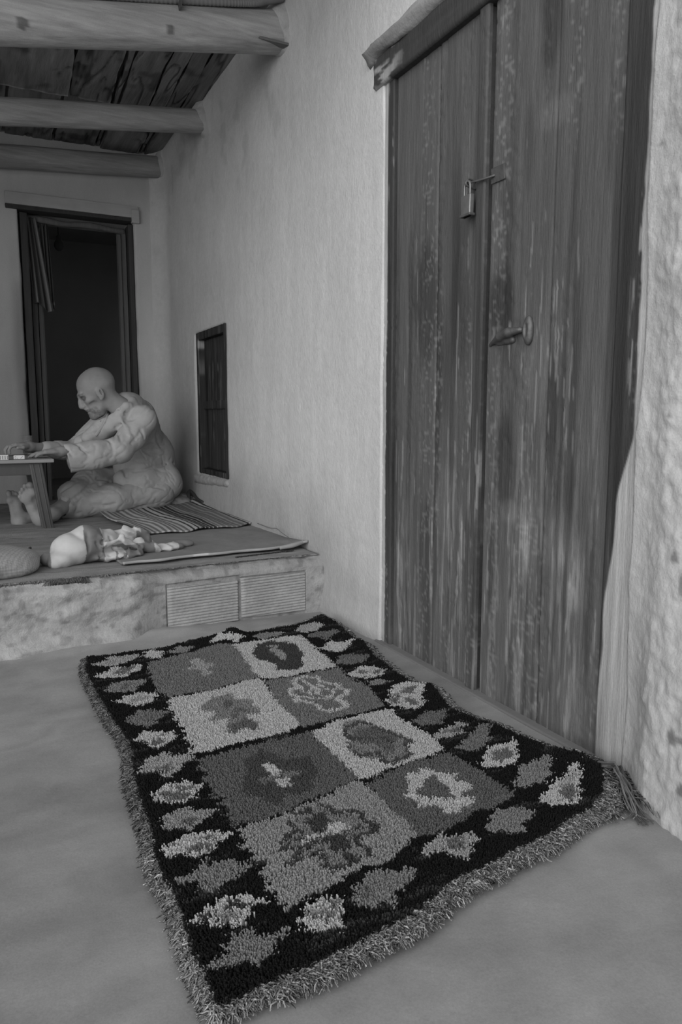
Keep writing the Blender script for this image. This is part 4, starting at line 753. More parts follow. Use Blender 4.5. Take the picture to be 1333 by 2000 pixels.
# loose long ends at the corner by the jamb
for tagn,n_,b0,b1,L0,L1,dd in (('loose_yarn',90,(1.20,1.06),(1.27,1.14),.06,.12,(.45,-.9)),):
    k=rng.random((n_,1)); b=np.array(b0)+(np.array(b1)-np.array(b0))*k; bb=np.concatenate([b,np.full((n_,1),.02)],1); a=np.array(dd)+rng.normal(0,.35,(n_,2)); a/=np.linalg.norm(a,axis=1,keepdims=True)
    a[bb[:,0]+a[:,0]*.08>1.26,0]*=.2
    V,F,C=strands(bb,a,rng.uniform(L0,L1,n_),.0017,np.full(n_,105.),9,curl=.5); link(tagn,trimesh(tagn,V,F,C),M['wool'],rug,kind='stuff')
# corner tassel lying on the cement against the wall
tb=link('corner_tassel',bpy.data.meshes.new('corner_tassel'),None,rug,label='long grey tassel trailing from the corner by the wall'); 
Vs=[];Fs=[];of=0
for i in range(16):
    j=lambda s:rng.normal(0,s)
    p=[(1.235+j(.004),1.175+j(.006),.020+abs(j(.006))),(1.238+j(.004),1.12+j(.006),.045+abs(j(.006))),(1.222+j(.004),1.085+j(.006),.050+abs(j(.005))),(1.202+j(.005),1.045+j(.006),.035+abs(j(.004))),(1.184+j(.008),1.01+j(.010),.014),(1.172+j(.012),.98+j(.018),.004)]
    V,F=tube(spl(p,22),np.linspace(.0024,.0014,22),6); Vs.append(V); Fs.append(F+of); of+=len(V)
V=np.concatenate(Vs); link('tassel_yarn',mesh('tassel_yarn',V,np.concatenate(Fs),np.repeat(S_(rng.uniform(70,120,16)),[len(v) for v in Vs])),M['wool'],tb,smooth=True,kind='stuff')

# ------------------------------------------------------------ low table
M['table']=mat('dark_varnished_table',74,noise=(30,30,4),amp=.12,bump=.2,bscale=(60,60,8),rough=.45,spec=.4)
M['tabletop']=mat('pale_worn_table_top',140,noise=(6,30,6),amp=.08,bump=.2,rough=.6)
tab=thing('low_table','low dark wooden table with splayed legs, in front of the seated man','table',(.02,4.30,.2305))
def tb_(bm): return bm
bm=bmesh.new(); box(bm,-.42,.355,-.265,.30,.352,.370); bmobj('table_top',bm,M['tabletop'],tab,bevel=.004)
bm=bmesh.new(); box(bm,-.37,.285,-.235,-.213,.290,.352); bmobj('apron',bm,M['table'],tab,bevel=.003)
bm=bmesh.new(); box(bm,-.37,.285,.235,.257,.290,.352); bmobj('apron',bm,M['table'],tab,bevel=.003)
bm=bmesh.new(); box(bm,.262,.284,-.21,.235,.290,.352); bmobj('apron',bm,M['table'],tab,bevel=.003)
bm=bmesh.new(); box(bm,-.37,-.348,-.21,.235,.290,.352); bmobj('apron',bm,M['table'],tab,bevel=.003)
for sx,sy in ((1,-1),(1,1),(-1,-1),(-1,1)):
    bm=bmesh.new(); tx=.268 if sx>0 else -.33; bx_=.312 if sx>0 else -.38
    prism(bm,(tx,sy*.222,.352),(bx_,sy*.245,.0),.040,.062 if sx>0 else .05,up=(1,0,0),taper=.9)
    lg=bmobj('leg',bm,M['table'],tab,bevel=.005)
    if sx>0 and sy<0:
        for k in (-.014,.014):
            bm=bmesh.new(); prism(bm,(tx+k*1.0,-.243,.345),(bx_+k*.9,-.2655,.006),.006,.006,up=(1,0,0)); bmobj('edge_bead',bm,M['table'],lg,bevel=.002)
# ------------------------------------------------------------ the seated man
def nrmz(v): v=np.array(v,float); return v/np.linalg.norm(v)
HC=np.array([.660,4.42,.957]); HS=1.10; HF=nrmz((-.90,.12,-.45)); HL=nrmz(np.array([.10,-1,0])-HF*(np.array([.10,-1,0])@HF)); HU=np.cross(HF,HL)
def hp(f,l,u): return HC+HS*(f*HF+l*HL+u*HU)
HR=np.stack([HF,HL,HU])
SN=(.90,4.38,.80); SF=(.76,4.66,.81); EN=(.74,4.27,.63); WN=(.425,4.185,.632); EF=(.55,4.64,.615); WF=(.290,4.46,.650)
HIPN=(1.04,4.68,.37); KN=(.70,4.50,.335); AN=(.34,4.35,.285); HIPF=(.96,4.88,.38); KF=(.60,4.62,.40); AF=(.375,4.24,.290)
b=Field((.06,3.98,.225),(1.30,5.05,1.10),.0036)
def he(c,r,k=.02,mode='add',R=HR): b.ell(hp(*c),np.array(r)*HS,R,k,mode)
def hc(p,q,r0,r1=None,k=.01,mode='add'): b.cap(hp(*p),hp(*q),r0*HS,(r1 or r0)*HS,k,mode)
he((-.010,0,.036),(.098,.076,.084)); he((.036,0,-.030),(.050,.055,.078),.03); he((.040,0,-.078),(.038,.044,.032),.03); he((.070,0,-.100),(.017,.020,.018),.02)
hc((-.03,0,-.045),(-.075,.0,-.150),.050,.054,.03)
for s_ in (-1,1):
    he((.056,s_*.040,-.020),(.020,.018,.018),.02); hc((.080,s_*.036,.020),(.088,0,.019),.011,.011,.015)
    he((.092,s_*.031,.001),(.014,.017,.010),.012,'sub'); he((.076,s_*.031,.000),(.0125,.0125,.0105),.005)
    he((.050,s_*.052,-.055),(.022,.012,.022),.02,'sub')                     # hollow cheek
    he((.095,s_*.012,-.038),(.012,.008,.008),.006)
    he((-.006,s_*.074,-.006),(.019,.009,.032),.006); he((-.003,s_*.085,-.002),(.010,.006,.018),.004,'sub'); he((-.012,s_*.076,-.006),(.006,.006,.016),.003,'sub'); he((.002,s_*.074,-.034),(.009,.007,.009),.005)
b.chain([np.append(hp(.086,0,.014),.009*HS),np.append(hp(.100,0,-.014),.010*HS),np.append(hp(.107,0,-.034),.0125*HS)],.016)
he((.088,0,-.056),(.014,.026,.008),.010); he((.086,0,-.067),(.012,.022,.006),.006); he((.084,0,-.079),(.013,.020,.007),.006); hc((.098,-.020,-.073),(.098,.020,-.073),.0025,k=.004,mode='sub')
he((.078,0,-.100),(.020,.026,.020),.014); he((.048,0,-.110),(.034,.034,.014),.02)     # short beard
for k_ in range(3): hc((.093-.004*k_,-.034,.040+.012*k_),(.093-.004*k_,.034,.040+.012*k_),.0018,k=.006,mode='sub')
# torso, limbs
def C3(*a): return [tuple(p)+(r,) for p,r in a]
b.chain(C3(((1.05,4.80,.42),.115),((.97,4.70,.58),.105),((.88,4.58,.75),.10),((.81,4.50,.85),.06)),.05)
b.chain(C3((hp(-.07,0,-.14),.052),((.83,4.52,.82),.055)),.04)
b.chain(C3((SF,.055),((.84,4.53,.81),.06),(SN,.055)),.04)
b.chain(C3((SN,.050),(EN,.040),((.60,4.235,.635),.036),(WN,.024)),.02); b.chain(C3((SF,.050),(EF,.040),(WF,.024)),.02)
b.chain(C3(((1.05,4.76,.38),.10),(HIPN,.09),(KN,.060),((.55,4.44,.315),.052),(AN,.032)),.03); b.chain(C3(((1.02,4.80,.38),.10),(HIPF,.09),(KF,.060),((.50,4.44,.345),.052),(AF,.032)),.03)
# hands
def hand(w,d,up,side,curls,spread=.0215,L=1.0,thumb=None):
    w=np.array(w); d=nrmz(d); up=nrmz(up); sd=nrmz(side); palm=w+d*.048*L
    b.ell(palm,(.052,.038,.0145),np.stack([d,sd,up]),.012); b.chain([tuple(w)+(.023,),tuple(w+d*.03)+(.020,)],.02)
    lens=(.066,.076,.071,.056)
    for i in range(4):
        o=(1.5-i)*spread; p=w+d*(.088-.004*abs(i-1.2))*L+sd*o; c=curls[i]; q=p; a=0
        dirn=nrmz(d+sd*o*2.2); b.cap(w+d*.04+sd*o*.8,p,.0095,.0095,.006)
        for s_,f_ in ((.45,0),(.30,1),(.25,1)):
            a+=c*(.55 if s_==.45 else 1.0); dd=dirn*math.cos(a)-up*math.sin(a); e=q+dd*lens[i]*s_*L; b.cap(q,e,.0088 if s_==.45 else .0080,.0078 if s_>.25 else .0068,.003); q=e
    t0=w+d*.022+sd*.026; t1=t0+nrmz(d*.8+sd*.75-up*.25)*.040; t2=t1+nrmz(d*1.0+sd*.20-up*.15)*.030; b.chain([tuple(t0)+(.0125,),tuple(t1)+(.0105,),tuple(t2)+(.0085,)],.006)
    for i in range(4): b.cap(w+d*.035+sd*(1.5-i)*spread*.7+up*.014,w+d*.085+sd*(1.5-i)*spread+up*.0125,.0022,.0022,.006)   # tendons
hand(WN,(-1,-.10,-.03),(0,0,1),(-.08,1,0),(.30,.22,.20,.26))
hand(WF,(-1,-.25,.12),(.1,.1,1),(.25,-1,0),(.75,.7,.65,.6))
# feet
def foot(O,L_,W_,bigs,ank,sc=1.):
    L_=nrmz(L_); W_=np.array(W_,float); W_=nrmz(W_-L_*(W_@L_)); N_=np.cross(W_,L_)
    if N_[1]<0: N_=-N_
    O=np.array(O,float); R=np.stack([W_,L_,N_]); P=lambda w,l,n:O+sc*(w*W_+l*L_+n*N_)
    e=lambda c,r,k=.015,m_='add': b.ell(P(*c),np.array(r)*sc,R,k,m_)
    e((0,.034,.030),(.031,.036,.030)); e((-.010,.105,.034),(.030,.075,.024),.03); e((.012,.115,.046),(.022,.070,.022),.03); e((.020,.180,.022),(.027,.030,.022),.02); e((-.018,.172,.020),(.028,.032,.018),.02)
    e((.022,.110,.004),(.014,.045,.014),.02,'sub')
    for w,l,r_ in ((.026,.222,.0165),(.002,.228,.0105),(-.016,.218,.0098),(-.031,.205,.0092),(-.044,.188,.0088)):
        b.cap(P(w*.9,l-.028,.020),P(w,l-.004,.016),r_*.8*sc,r_*.85*sc,.006); b.ell(P(w,l,.013),np.array((r_,r_*1.15,r_))*sc,R,.004)
    b.chain([tuple(P(0,.045,.045))+(.034,),tuple(ank)+(.032,)],.03)
foot((.322,4.165,.236),(-.36,.05,.93),(1,0,.36),1,AF,1.03)
foot((.222,4.262,.240),(-.14,.52,.80),(-1,.1,.50),1,AN,.92)
b.warp(lambda P:.0012*fbm(P*45,3,601)+.0022*fbm(P*14,2,605))
M['skin']=mat('weathered_skin',attr=True,noise=(40,40,40),amp=.06,noise2=(14,14,14),amp2=.05,bump=.3,bscale=(160,160,160),bdist=.0015,rough=.62,spec=.3)
def skin_c(V):
    q=(V-HC)@HR.T/HS; c=np.full(len(V),S(140)); c=c*(1+.10*fbm(V*18,3,611))
    hd=np.linalg.norm(q,axis=1)<.2
    br=smst(.35,.9,smst(-.045,-.07,q[:,2])*smst(.02,.05,q[:,0]+.25*(q[:,2]+.10)*0))*hd; c=c*(1-.45*br*(.7+.5*vnoise(V*160,613)))       # stubble beard
    c=c*(1-.6*smst(.020,.008,np.hypot(q[:,0]-.078,q[:,2]-.003))*hd*(np.abs(q[:,1])<.05)); c=c*(1-.45*smst(.007,.002,np.abs(q[:,2]-.024))*smst(.06,.075,q[:,0])*hd)
    c=c*(1-.12*smst(.10,.04,np.abs(q[:,2]-.10))*smst(.02,.06,q[:,2])*hd)
    return c*np.where(V[:,2]<.5,1.0,.97)
man=tag(link('person',b.mesh('person',skin_c),M['skin'],None,smooth=True),'bald person in pale loose shirt and trousers, seated barefoot at the low table','person')
del b
M['robe']=mat('washed_cotton',attr=True,noise=(10,10,10),amp=.05,noise2=(40,40,40),amp2=.04,bump=.30,bscale=(220,220,220),bdist=.0015,b2=(26,26,26))
def folds(P,s,a=.004):
    w=fbm(P*5,3,s)*1.4; n=smst(-.3,.5,fbm(P*3.5,2,s+5)); r=np.sin((P[:,0]*38+P[:,2]*30+P[:,1]*12)+w*7); r2=np.sin((P[:,0]*24-P[:,2]*44)+w*9)
    q=fbm(np.stack([P[:,0]*9+P[:,2]*5,P[:,1]*8,P[:,2]*13-P[:,0]*6],-1)+.8*vnoise(P*6,s+3)[:,None],3,s+11); rd=np.clip(1-np.abs(q)*6,0,1)
    return a*.55*(r*.5+.5)**3*n+a*.4*(r2*.5+.5)**3*(1-n)+a*1.0*rd**1.5+.002*fbm(P*9,3,s+9)
f=Field((.30,3.98,.225),(1.34,5.12,1.00),.0052)
f.chain(C3(((1.06,4.80,.41),.142),((1.015,4.735,.58),.135),((.905,4.60,.75),.125),((.825,4.51,.855),.082)),.06)
f.chain(C3((SF,.080),((.85,4.56,.80),.09),(SN,.080)),.05)
f.chain(C3((SN,.078),((.83,4.34,.70),.076),(EN,.070)),.03); f.chain(C3((EN,.068),((.60,4.235,.618),.064),((.42,4.185,.612),.058)),.03); f.chain(C3(((.76,4.29,.610),.05),((.60,4.235,.580),.052),((.42,4.19,.560),.050)),.03)
f.chain(C3((SF,.075),(EF,.062),((.38,4.52,.628),.050)),.03); f.chain(C3(((.66,4.56,.70),.055),((.57,4.50,.665),.045)),.03)
f.chain(C3(((.93,4.58,.84),.078),((.86,4.51,.872),.072),((.815,4.46,.890),.060)),.05)
f.ell((.90,4.66,.50),(.13,.17,.16),k=.06); f.ell((1.03,4.76,.38),(.185,.24,.125),k=.05)
f.chain(C3(((1.08,4.64,.42),.10),((.90,4.56,.42),.085),((.80,4.53,.44),.06)),.04)
f.chain(C3(((.745,4.43,.825),.045),((.70,4.43,.76),.055),((.66,4.46,.70),.06)),.04)      # bunched shirt front under the chin
f.chain(C3(((.66,4.42,.75),.035),((.60,4.42,.70),.04)),.03)
f.chain(C3(((.86,4.46,.868),.055),((.805,4.395,.848),.040),((.76,4.375,.805),.040),((.71,4.385,.765),.045)),.025)
# neck opening and cuff
f.cap(hp(.03,0,-.10),hp(-.035,0,-.140),.052,.048,.01,'sub')
f.chain(C3(((.87,4.49,.895),.036),((.845,4.42,.893),.034),((.812,4.372,.872),.030),((.772,4.358,.838),.028),((.735,4.37,.80),.026)),.012)
sl,(X,Y,Z)=f.sub((.36,4.02,.44),(.47,4.34,.74),0); d=(.452+.09*(.62-Z)*-.0-.10*(Z-.60)*-.0)-X+0*Y+.12*(Z-.62)*0; d=(.440-.22*(Z-.66))-X+0*Y; f.s_=sl; f.f[sl]=np.maximum(f.f[sl],d)
f.cap((.34,4.185,.610),(.455,4.19,.608),.040,.036,.006,'sub')
f.warp(lambda P:folds(P,621,.0046))
G=f.groove
for pts in ([(262,921),(280,918),(300,912),(320,908),(340,905)],[(244,893),(242,910),(245,930)],[(256,866),(264,858),(272,848),(276,838)],[(200,853),(212,860),(219,868),(221,878)],
            [(272,902),(284,902),(294,899)],[(268,868),(280,880),(294,888),(308,890)],[(276,842),(282,855),(288,868)],[(150,868),(160,878),(172,888)],[(129,870),(132,880),(142,890)],[(226,835),(232,848),(236,862)],[(298,830),(306,850),(312,872)],[(230,798),(246,808),(258,820)]): G(pts,.005,.012)
for pts in ([(206,790),(213,800),(210,812),(205,826),(196,838),(188,846)],): G(pts,.005,.006)
for pts in ([(288,842),(300,862),(316,884)],[(236,820),(248,838),(254,852)]): G(pts,.006,.02,'add')
robe=link('robe',f.mesh('robe',lambda V:S(168)*(1+.07*fbm(V*8,3,631))),M['robe'],man,smooth=True,label='pale loose long-sleeved shirt')
# shirt front details: inner collar, placket buttons
hits=[f.hit(*p) for p in ((197,823),(199,834),(188,851))]
for h_ in hits:
    if h_ is not None:
        q=Field(h_-.015,h_+.015,.0018); q.ell(h_+np.array([0,-.002,0]),(.006,.004,.006),k=.002); link('button',q.mesh('button'),M['tabletop'],robe,smooth=True)
ch=[f.hit(*p) for p in ((229,775),(221,787),(214,800),(210,814),(203,828),(195,840),(187,850))]; ch=[p for p in ch if p is not None]
V,F=tube(spl(ch,50),np.full(50,.0075),10,radfn=lambda i,th:1+.35*np.cos(th*2)+.15*vnoise(st(th*2,i*.3+0*th),641)); link('collar',mesh('collar',V,F,np.full(len(V),S(160))),M['robe'],robe,smooth=True)
del f
f=Field((.33,4.15,.226),(1.30,5.12,.60),.0052)
f.chain(C3(((1.06,4.76,.37),.12),((1.00,4.62,.350),.118),((.72,4.48,.325),.092),((.52,4.43,.295),.062),((.47,4.425,.285),.055)),.04)
f.chain(C3(((.96,4.88,.39),.11),((.62,4.60,.405),.098),((.50,4.46,.36),.078),((.45,4.37,.32),.062)),.04); f.ell((.95,4.74,.34),(.20,.26,.10),k=.05)
f.ell((.53,4.46,.245),(.05,.035,.018),k=.006)
sl,(X,Y,Z)=f.sub((.33,4.15,.226),(.60,4.60,.50),0); d=(.425+.10*(Z-.30)*0+.30*(Y-4.40)*0)-X+0*Z+0*Y; f.f[sl]=np.maximum(f.f[sl],d)
f.cap((.40,4.35,.30),(.45,4.38,.31),.050,.045,.005,'sub'); f.cap((.40,4.41,.285),(.45,4.425,.287),.042,.038,.005,'sub')
f.warp(lambda P:folds(P,651,.005))
for pts in ([(103,998),(118,990),(133,982),(150,970),(163,960),(172,949),(177,940)],[(176,944),(190,936),(206,932),(224,930)],[(230,1000),(255,996),(280,988)],[(120,960),(135,950),(150,940)],[(190,935),(215,940),(240,948)],[(320,955),(300,950),(285,946)],[(180,985),(205,988),(225,984)]): f.groove(pts,.005,.014)
sl,(X,Y,Z)=f.sub((.33,4.15,.2),(1.3,5.12,.245),0); f.f[sl]=np.maximum(f.f[sl],(.238-Z)+0*X+0*Y)
link('trousers',f.mesh('trousers',lambda V:S(162)*(1+.07*fbm(V*8,3,661))),M['robe'],man,smooth=True,label='pale loose trousers')
del f
# ------------------------------------------------------------ things on the table
TZ=.6015
def tile(x,y,rz,label,group=None,loc_z=TZ,blank=False):
    t=thing('game_tile',label,'game tile',(x,y,loc_z)); t.rotation_euler=(0,0,rz)
    if group: t['group']=group
    bm=bmesh.new(); box(bm,-.026,.026,-.013,.013,0,.020); bmobj('tile_body',bm,M['ivory'],t,bevel=.003,smooth=False)
    if not blank:
        for px_,pz_ in ((-.017,.014),(-.009,.006),(-.017,.006),(.008,.006),(.016,.014),(.012,.010)):
            q=bmesh.new(); bmesh.ops.create_cone(q,cap_ends=True,segments=8,radius1=.0019,radius2=.0019,depth=.001)
            for v in q.verts: v.co=__import__('mathutils').Vector((v.co.x+px_,-.0132+v.co.z*.6,v.co.y+pz_))
            bmobj('pip',q,M['iron'],t)
    return t
M['ivory']=mat('ivory_plastic',205,noise=(20,20,20),amp=.03,bump=.05,rough=.4,spec=.5)
tile(.214,4.075,-.08,'white dotted tile under the outstretched fingertips on the low table')
t2=thing('striped_box','small pale ribbed box on the low table, beside the white dotted tile','box',(.118,4.06,TZ)); bm=bmesh.new(); box(bm,-.055,.045,-.018,.018,0,.024); bmobj('box_body',bm,M['ivory'],t2,bevel=.002)
for k in range(9): bm=bmesh.new(); box(bm,-.050+k*.011,-.046+k*.011,-.0195,-.0175,.003,.021); bmobj('rib',bm,M['tabletop'],t2)
# tea glass
gm=bpy.data.materials.new('clear_glass'); gm.use_nodes=True; gb=gm.node_tree.nodes['Principled BSDF']; gb.inputs['Transmission Weight'].default_value=.85; gb.inputs['Roughness'].default_value=.08; gb.inputs['Base Color'].default_value=(.8,.8,.8,1); gb.inputs['IOR'].default_value=1.45
gt=tag(bpy.data.objects.new('tea_glass',None),'small clear tea glass standing behind the hands on the low table','glass'); COL.objects.link(gt); gt.location=(.285,4.55,TZ); gt.scale=(1.1,1.1,1.3)
prof=[(.001,.0),(.020,.0),(.022,.004),(.023,.03),(.027,.082),(.0255,.082),(.0215,.03),(.020,.008),(.001,.007)]; n=24; th=np.arange(n)*2*np.pi/n
V=np.concatenate([np.stack([r*np.cos(th),r*np.sin(th),np.full(n,z)],-1) for r,z in prof]); i=np.arange(len(prof)-1)[:,None]*n; j=np.arange(n)[None]
F=np.stack([i+j,i+(j+1)%n,i+n+(j+1)%n,i+n+j],-1).reshape(-1,4); link('glass_body',mesh('glass_body',V,F),gm,gt,smooth=True)
M['tea']=mat('tea',70,noise=(3,3,3),amp=.02,bump=0,rough=.2)
V=np.concatenate([np.stack([r*np.cos(th),r*np.sin(th),np.full(n,z)],-1) for r,z in ((.0005,.009),(.0195,.009),(.0222,.040),(.0005,.040))]); F=np.stack([i[:3]+j,i[:3]+(j+1)%n,i[:3]+n+(j+1)%n,i[:3]+n+j],-1).reshape(-1,4); link('tea',mesh('tea',V,F),M['tea'],gt,smooth=True)
# ------------------------------------------------------------ cushion
PZ=.2305
f=Field((.88,4.55,.225),(1.31,5.02,.36),.006)
f.ell((1.09,4.78,.272),(.20,.17,.052),k=.03); f.ell((1.12,4.80,.270),(.17,.18,.046),k=.03); f.ell((1.20,4.76,.262),(.085,.12,.040),k=.03)
f.warp(lambda P:.008*fbm(P*16,3,671)); V_=None
def cu_c(V): return S(118)*(1+.5*smst(-.1,.4,fbm(V*np.array([26,26,26]),3,675))-.35*smst(.1,.4,fbm(V*32,3,677)))
tag(link('cushion',f.mesh('cushion',cu_c,fix=lambda V:np.stack([V[:,0],V[:,1],np.maximum(V[:,2],.2465)],-1)),M['cloth'],None,smooth=True),'flattened patterned cushion under the seated person, against the right wall','cushion')
# ------------------------------------------------------------ mats and blankets on the platform
def fringe_edge(name,parent,A,B,n,L,tone,seed,droop=1.):
    rg=np.random.default_rng(seed); k=rg.random(n); A=np.array(A);B=np.array(B); b_=A+(B-A)*k[:,None]; Ln=L*rg.uniform(.3,1,n); sx=rg.normal(0,.45,n); K=5; V=[]; tt=np.linspace(0,1,K)
    for t in tt:
        c=b_+np.stack([sx*Ln*t+.004*np.sin(t*6+k*90),-np.minimum(Ln*t,.016+.006*t+0*Ln)-0*Ln,-droop*np.maximum(Ln*t-.014,0)+.004*np.sin(t*3)],-1)
        th=np.array([.4,2.49,4.59]); V.append(c[:,None]+.0011*np.stack([np.cos(th),np.zeros(3),np.sin(th)],-1)[None]*(1-.3*t))
    V=np.stack(V,1).reshape(-1,3); i=np.arange(n)*K*3; F=[]
    for q in range(K-1):
        for j in range(3): F.append(np.stack([i+q*3+j,i+q*3+(j+1)%3,i+q*3+3+(j+1)%3,i+q*3+3+j],-1))
    return link(name,mesh(name,V,np.stack(F,1).reshape(-1,4),np.repeat(S_(np.full(n,float(tone)))*rg.uniform(.5,1.4,n),K*3)),M['wool'],parent,kind='stuff')
def mpos(u,v):
    x=-2.2+3.49*u; y0=2.800-.030*smst(.9,.2,x)+.010*vnoise(st(x*9,x*0),681)+.006*vnoise(st(x*40,x*0),683); y=y0+(5.30-y0)*v**1.6
    z=PZ+.006+.0030*fbm(st(x*4,y*9),3,685)+.006*smst(.2,.6,fbm(st(x*1.5,y*3.5),2,687)); return st(x,y,z)
def mcol(u,v):
    x=-2.2+3.49*u; y=2.8+2.5*v**1.6; c=S(136)*(1+.34*fbm(st(x*5,y*26),4,691)); ln=smst(.03,0,np.abs(fbm(st(x*.8,y*5),2,693)))
    return c*(1-.4*ln)
mt=tag(sheet('straw_mat',360,160,mpos,.006,mcol,M['weave']),'coarse woven straw mat spread over the whole platform, frayed along the front edge','mat')
fringe_edge('frayed_edge',mt,(-.3,2.775,PZ+.006),(.5,2.782,PZ+.006),600,.022,120,31); fringe_edge('frayed_edge',mt,(.5,2.782,PZ+.006),(1.25,2.805,PZ+.006),500,.014,120,32); fringe_edge('frayed_edge',mt,(.215,2.768,PZ+.006),(.345,2.772,PZ+.006),200,.085,95,33)
def bpos(u,v):
    x=.50+.80*u-.05*v*(1-u); yf=2.878+.06*u+.006*np.sin(u*23)+.010*vnoise(st(u*7,u*0),701); y=yf+(3.75-yf)*v
    z=PZ+.017+.008*smst(.06,.0,v)+.003*fbm(st(x*8,y*8),3,703)+.018*smst(.90,1.0,u)*smst(.35,0,v); return st(x,y,z)
def bcol(u,v): return S(126)*(1+.12*fbm(st(u*14,v*12),3,705))*(1+.55*smst(.014,.008,v))*(1+.5*smst(.35,.36,u)*smst(.44,.43,u)*smst(.03,.028,v))
bk=tag(sheet('grey_blanket',150,110,bpos,.010,bcol,M['cloth']),'plain grey blanket with a pale hem, at the front right of the platform','blanket')
tubeobj('rolled_end',[(1.17,2.93,PZ+.022),(1.23,2.925,PZ+.030),(1.285,2.935,PZ+.040)],[.008,.011,.008],M['tabletop'],bk,12,20)
fringe_edge('hem_fray',bk,(.95,2.868,PZ+.010),(1.22,2.90,PZ+.012),260,.014,70,35)
def spos(u,v):
    # v: front to back, u: left to right
    xl=.715-.10*v+.012*np.sin(v*9); xr=1.297-.012*v; x=xl+(xr-xl)*u; yf=3.50+.10*u+.02*np.sin(u*14); yb=4.66+.28*u; y=yf+(yb-yf)*v
    z=PZ+.033+.004*fbm(st(x*7,y*4),3,711)+.005*np.sin(x*46+v*3)*smst(0,.2,v+.1)+.03*smst(.90,1.0,u)*smst(.35,.9,v); return st(x,y,z)
def scol(u,v):
    sh=.018*smst(.40,.46,v)+.01*vnoise(st(u*3,v*8),713); w=u+sh; ph=(w/.048)%1; fine=(ph<.5)
    a=np.where(fine,S(176),S(112)); dk_=np.where(((w/.036)%1)<.26,S(150),S(52)); mid=np.where(((w/.045)%1)<.35,S(140),S(104)); ed=np.where(((w/.05)%1)<.5,S(176),S(64))
    t=np.where(v<.42,.08,0); mix=np.where(w<.38-t*0,a,np.where(w<.50,np.where(((w/.048)%1)<.62,S(170),S(56)),np.where(w<.66,dk_,np.where(w<.92,mid,ed))))
    return mix*(1+.08*fbm(st(u*30,v*30),2,715))
tag(sheet('striped_rug',420,120,spos,.007,scol,M['cloth']),'thin striped rug with pale and dark bands, beside the seated person along the right wall','rug')
# dark strap by the cushion
tag(tubeobj('dark_strap',[(1.235,4.66,PZ+.045),(1.245,4.70,PZ+.085),(1.262,4.74,PZ+.100),(1.275,4.70,PZ+.085),(1.280,4.62,PZ+.060),(1.280,4.50,PZ+.052)],[.012,.012,.011,.008],M['framedark'],None,8,30),'dark curved strap lying between the cushion and the right wall','strap')
# bent straw against the wall foot
tag(tubeobj('bent_straw',[(1.285,3.52,PZ+.045),(1.278,3.34,PZ+.047),(1.270,3.22,PZ+.060),(1.270,3.16,PZ+.05),(1.262,3.05,PZ+.042),(1.25,3.00,PZ+.040)],.0017,M['log'],None,6,40),'thin bent straw lying on the blanket against the right wall','straw')
# ------------------------------------------------------------ bundle of pale and grey cloth
f=Field((.16,2.86,.225),(.90,3.36,.44),.0042)
f.ell((.335,3.04,.300),(.088,.085,.066),k=.02); f.ell((.285,2.985,.272),(.050,.050,.036),k=.015); f.ell((.262,2.96,.262),(.030,.030,.024),k=.006)
f.chain([(.40,3.06,.315,.074),(.47,3.10,.300,.066),(.56,3.13,.285,.052)],.02); f.ell((.50,3.03,.262),(.11,.07,.028),k=.02)
f.chain([(.50,3.14,.33,.026),(.56,3.12,.345,.028),(.63,3.14,.32,.030),(.66,3.15,.28,.03)],.012); f.chain([(.60,3.07,.285,.036),(.66,3.08,.268,.030)],.012)
f.ell((.72,3.12,.262),(.085,.060,.024),k=.015); f.ell((.80,3.17,.262),(.060,.040,.022),k=.015); f.ell((.235,3.01,.27),(.03,.03,.03),k=.006)
f.chain([(.44,3.00,.30,.018),(.52,3.02,.33,.02),(.575,3.04,.29,.02)],.01)
f.warp(lambda P:.010*np.abs(np.sin(P[:,0]*34+P[:,2]*20+fbm(P*7,3,721)*6))*smst(.38,.46,P[:,0])*smst(.80,.70,P[:,0])+.005*fbm(P*12,3,725)+.006*np.clip(1-5*np.abs(fbm(P*np.array([6,6,12]),2,727)),0,1))
for pts in ([(170,1040),(173,1075),(168,1105)],[(188,1060),(198,1075),(195,1095)],[(214,1050),(222,1070),(240,1092)],[(205,1040),(200,1060),(215,1085)],[(250,1070),(245,1090),(255,1100)],[(120,1108),(125,1112),(122,1118)]): f.groove(pts,.006,.008)
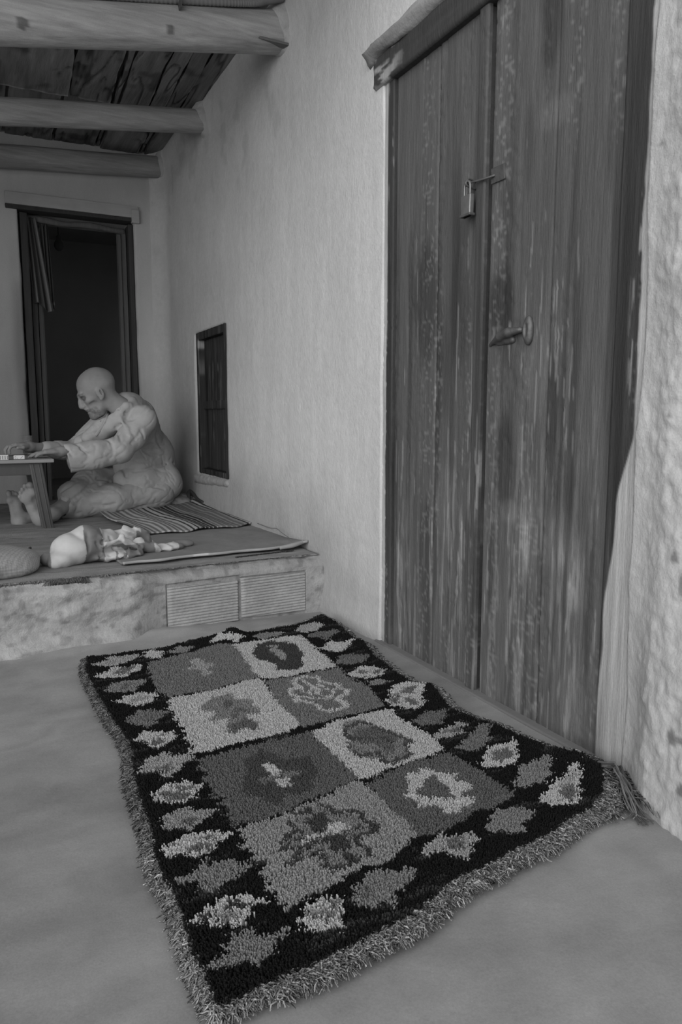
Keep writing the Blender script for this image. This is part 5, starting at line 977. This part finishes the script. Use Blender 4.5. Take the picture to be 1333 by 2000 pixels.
def bun_c(V):
    x=V[:,0]+.015*fbm(V*10,2,731); h_=V[:,2]; wht=S(186); gr=S(118)
    c=np.where(x<.375,wht,np.where(x<.445,gr,np.where(x<.485,wht,gr)))
    c=np.where((x>.485)&(x<.62)&(h_>.300),wht,c); k=fbm(V*np.array([12,12,12]),2,733); c=np.where((x>.445)&(x<.60)&(k>.22),wht,c); c=np.where((x>.60)&(x<.66)&(k<.05),gr,c); c=np.where((x>.668)&(x<.765),wht,c); c=np.where(x<.245,gr,c); c=np.where(x>=.765,gr,c)
    return c
tag(link('cloth_bundle',f.mesh('cloth_bundle',bun_c,fix=lambda V:np.stack([V[:,0],V[:,1],np.maximum(V[:,2],PZ+.012)],-1)),M['cloth'],None,smooth=True),'crumpled bundle of pale and grey banded cloth lying on the mat near the platform edge','cloth')
# ------------------------------------------------------------ woven sack at the left
f=Field((-.5,2.74,.225),(.26,3.28,.40),.006)
f.ell((-.12,2.98,.285),(.33,.20,.062),k=.02); f.ell((.0,2.97,.285),(.19,.16,.055),k=.03); f.ell((.10,2.93,.268),(.10,.10,.036),k=.02); f.warp(lambda P:.006*fbm(P*12,3,741))
def sk_c(V):
    g=.5+.5*np.sin(V[:,0]*1100+12*V[:,2])*.0+0; a=np.sin((V[:,0]+V[:,1]*.3)*620); b_=np.sin((V[:,1]+V[:,2]*1.2-V[:,0]*.25)*560); return S(150)*(1+.16*a+.18*b_)
M['sack']=mat('woven_plastic',attr=True,noise=(12,12,12),amp=.06,bump=.5,bscale=(160,160,160),bdist=.002,rough=.6,spec=.35)
f.h=f.h; sk=tag(link('woven_sack',f.mesh('woven_sack',sk_c,fix=lambda V:np.stack([V[:,0],V[:,1],np.maximum(V[:,2],PZ+.012)],-1)),M['sack'],None,smooth=True),'pale woven plastic sack at the left edge of the picture, on the platform edge','sack')
tubeobj('sack_tie',[(.14,3.07,PZ+.020),(.165,3.10,PZ+.035),(.172,3.09,PZ+.060),(.185,3.10,PZ+.075),(.178,3.11,PZ+.04)],[.007,.005,.004],M['framedark'],sk,8,24)
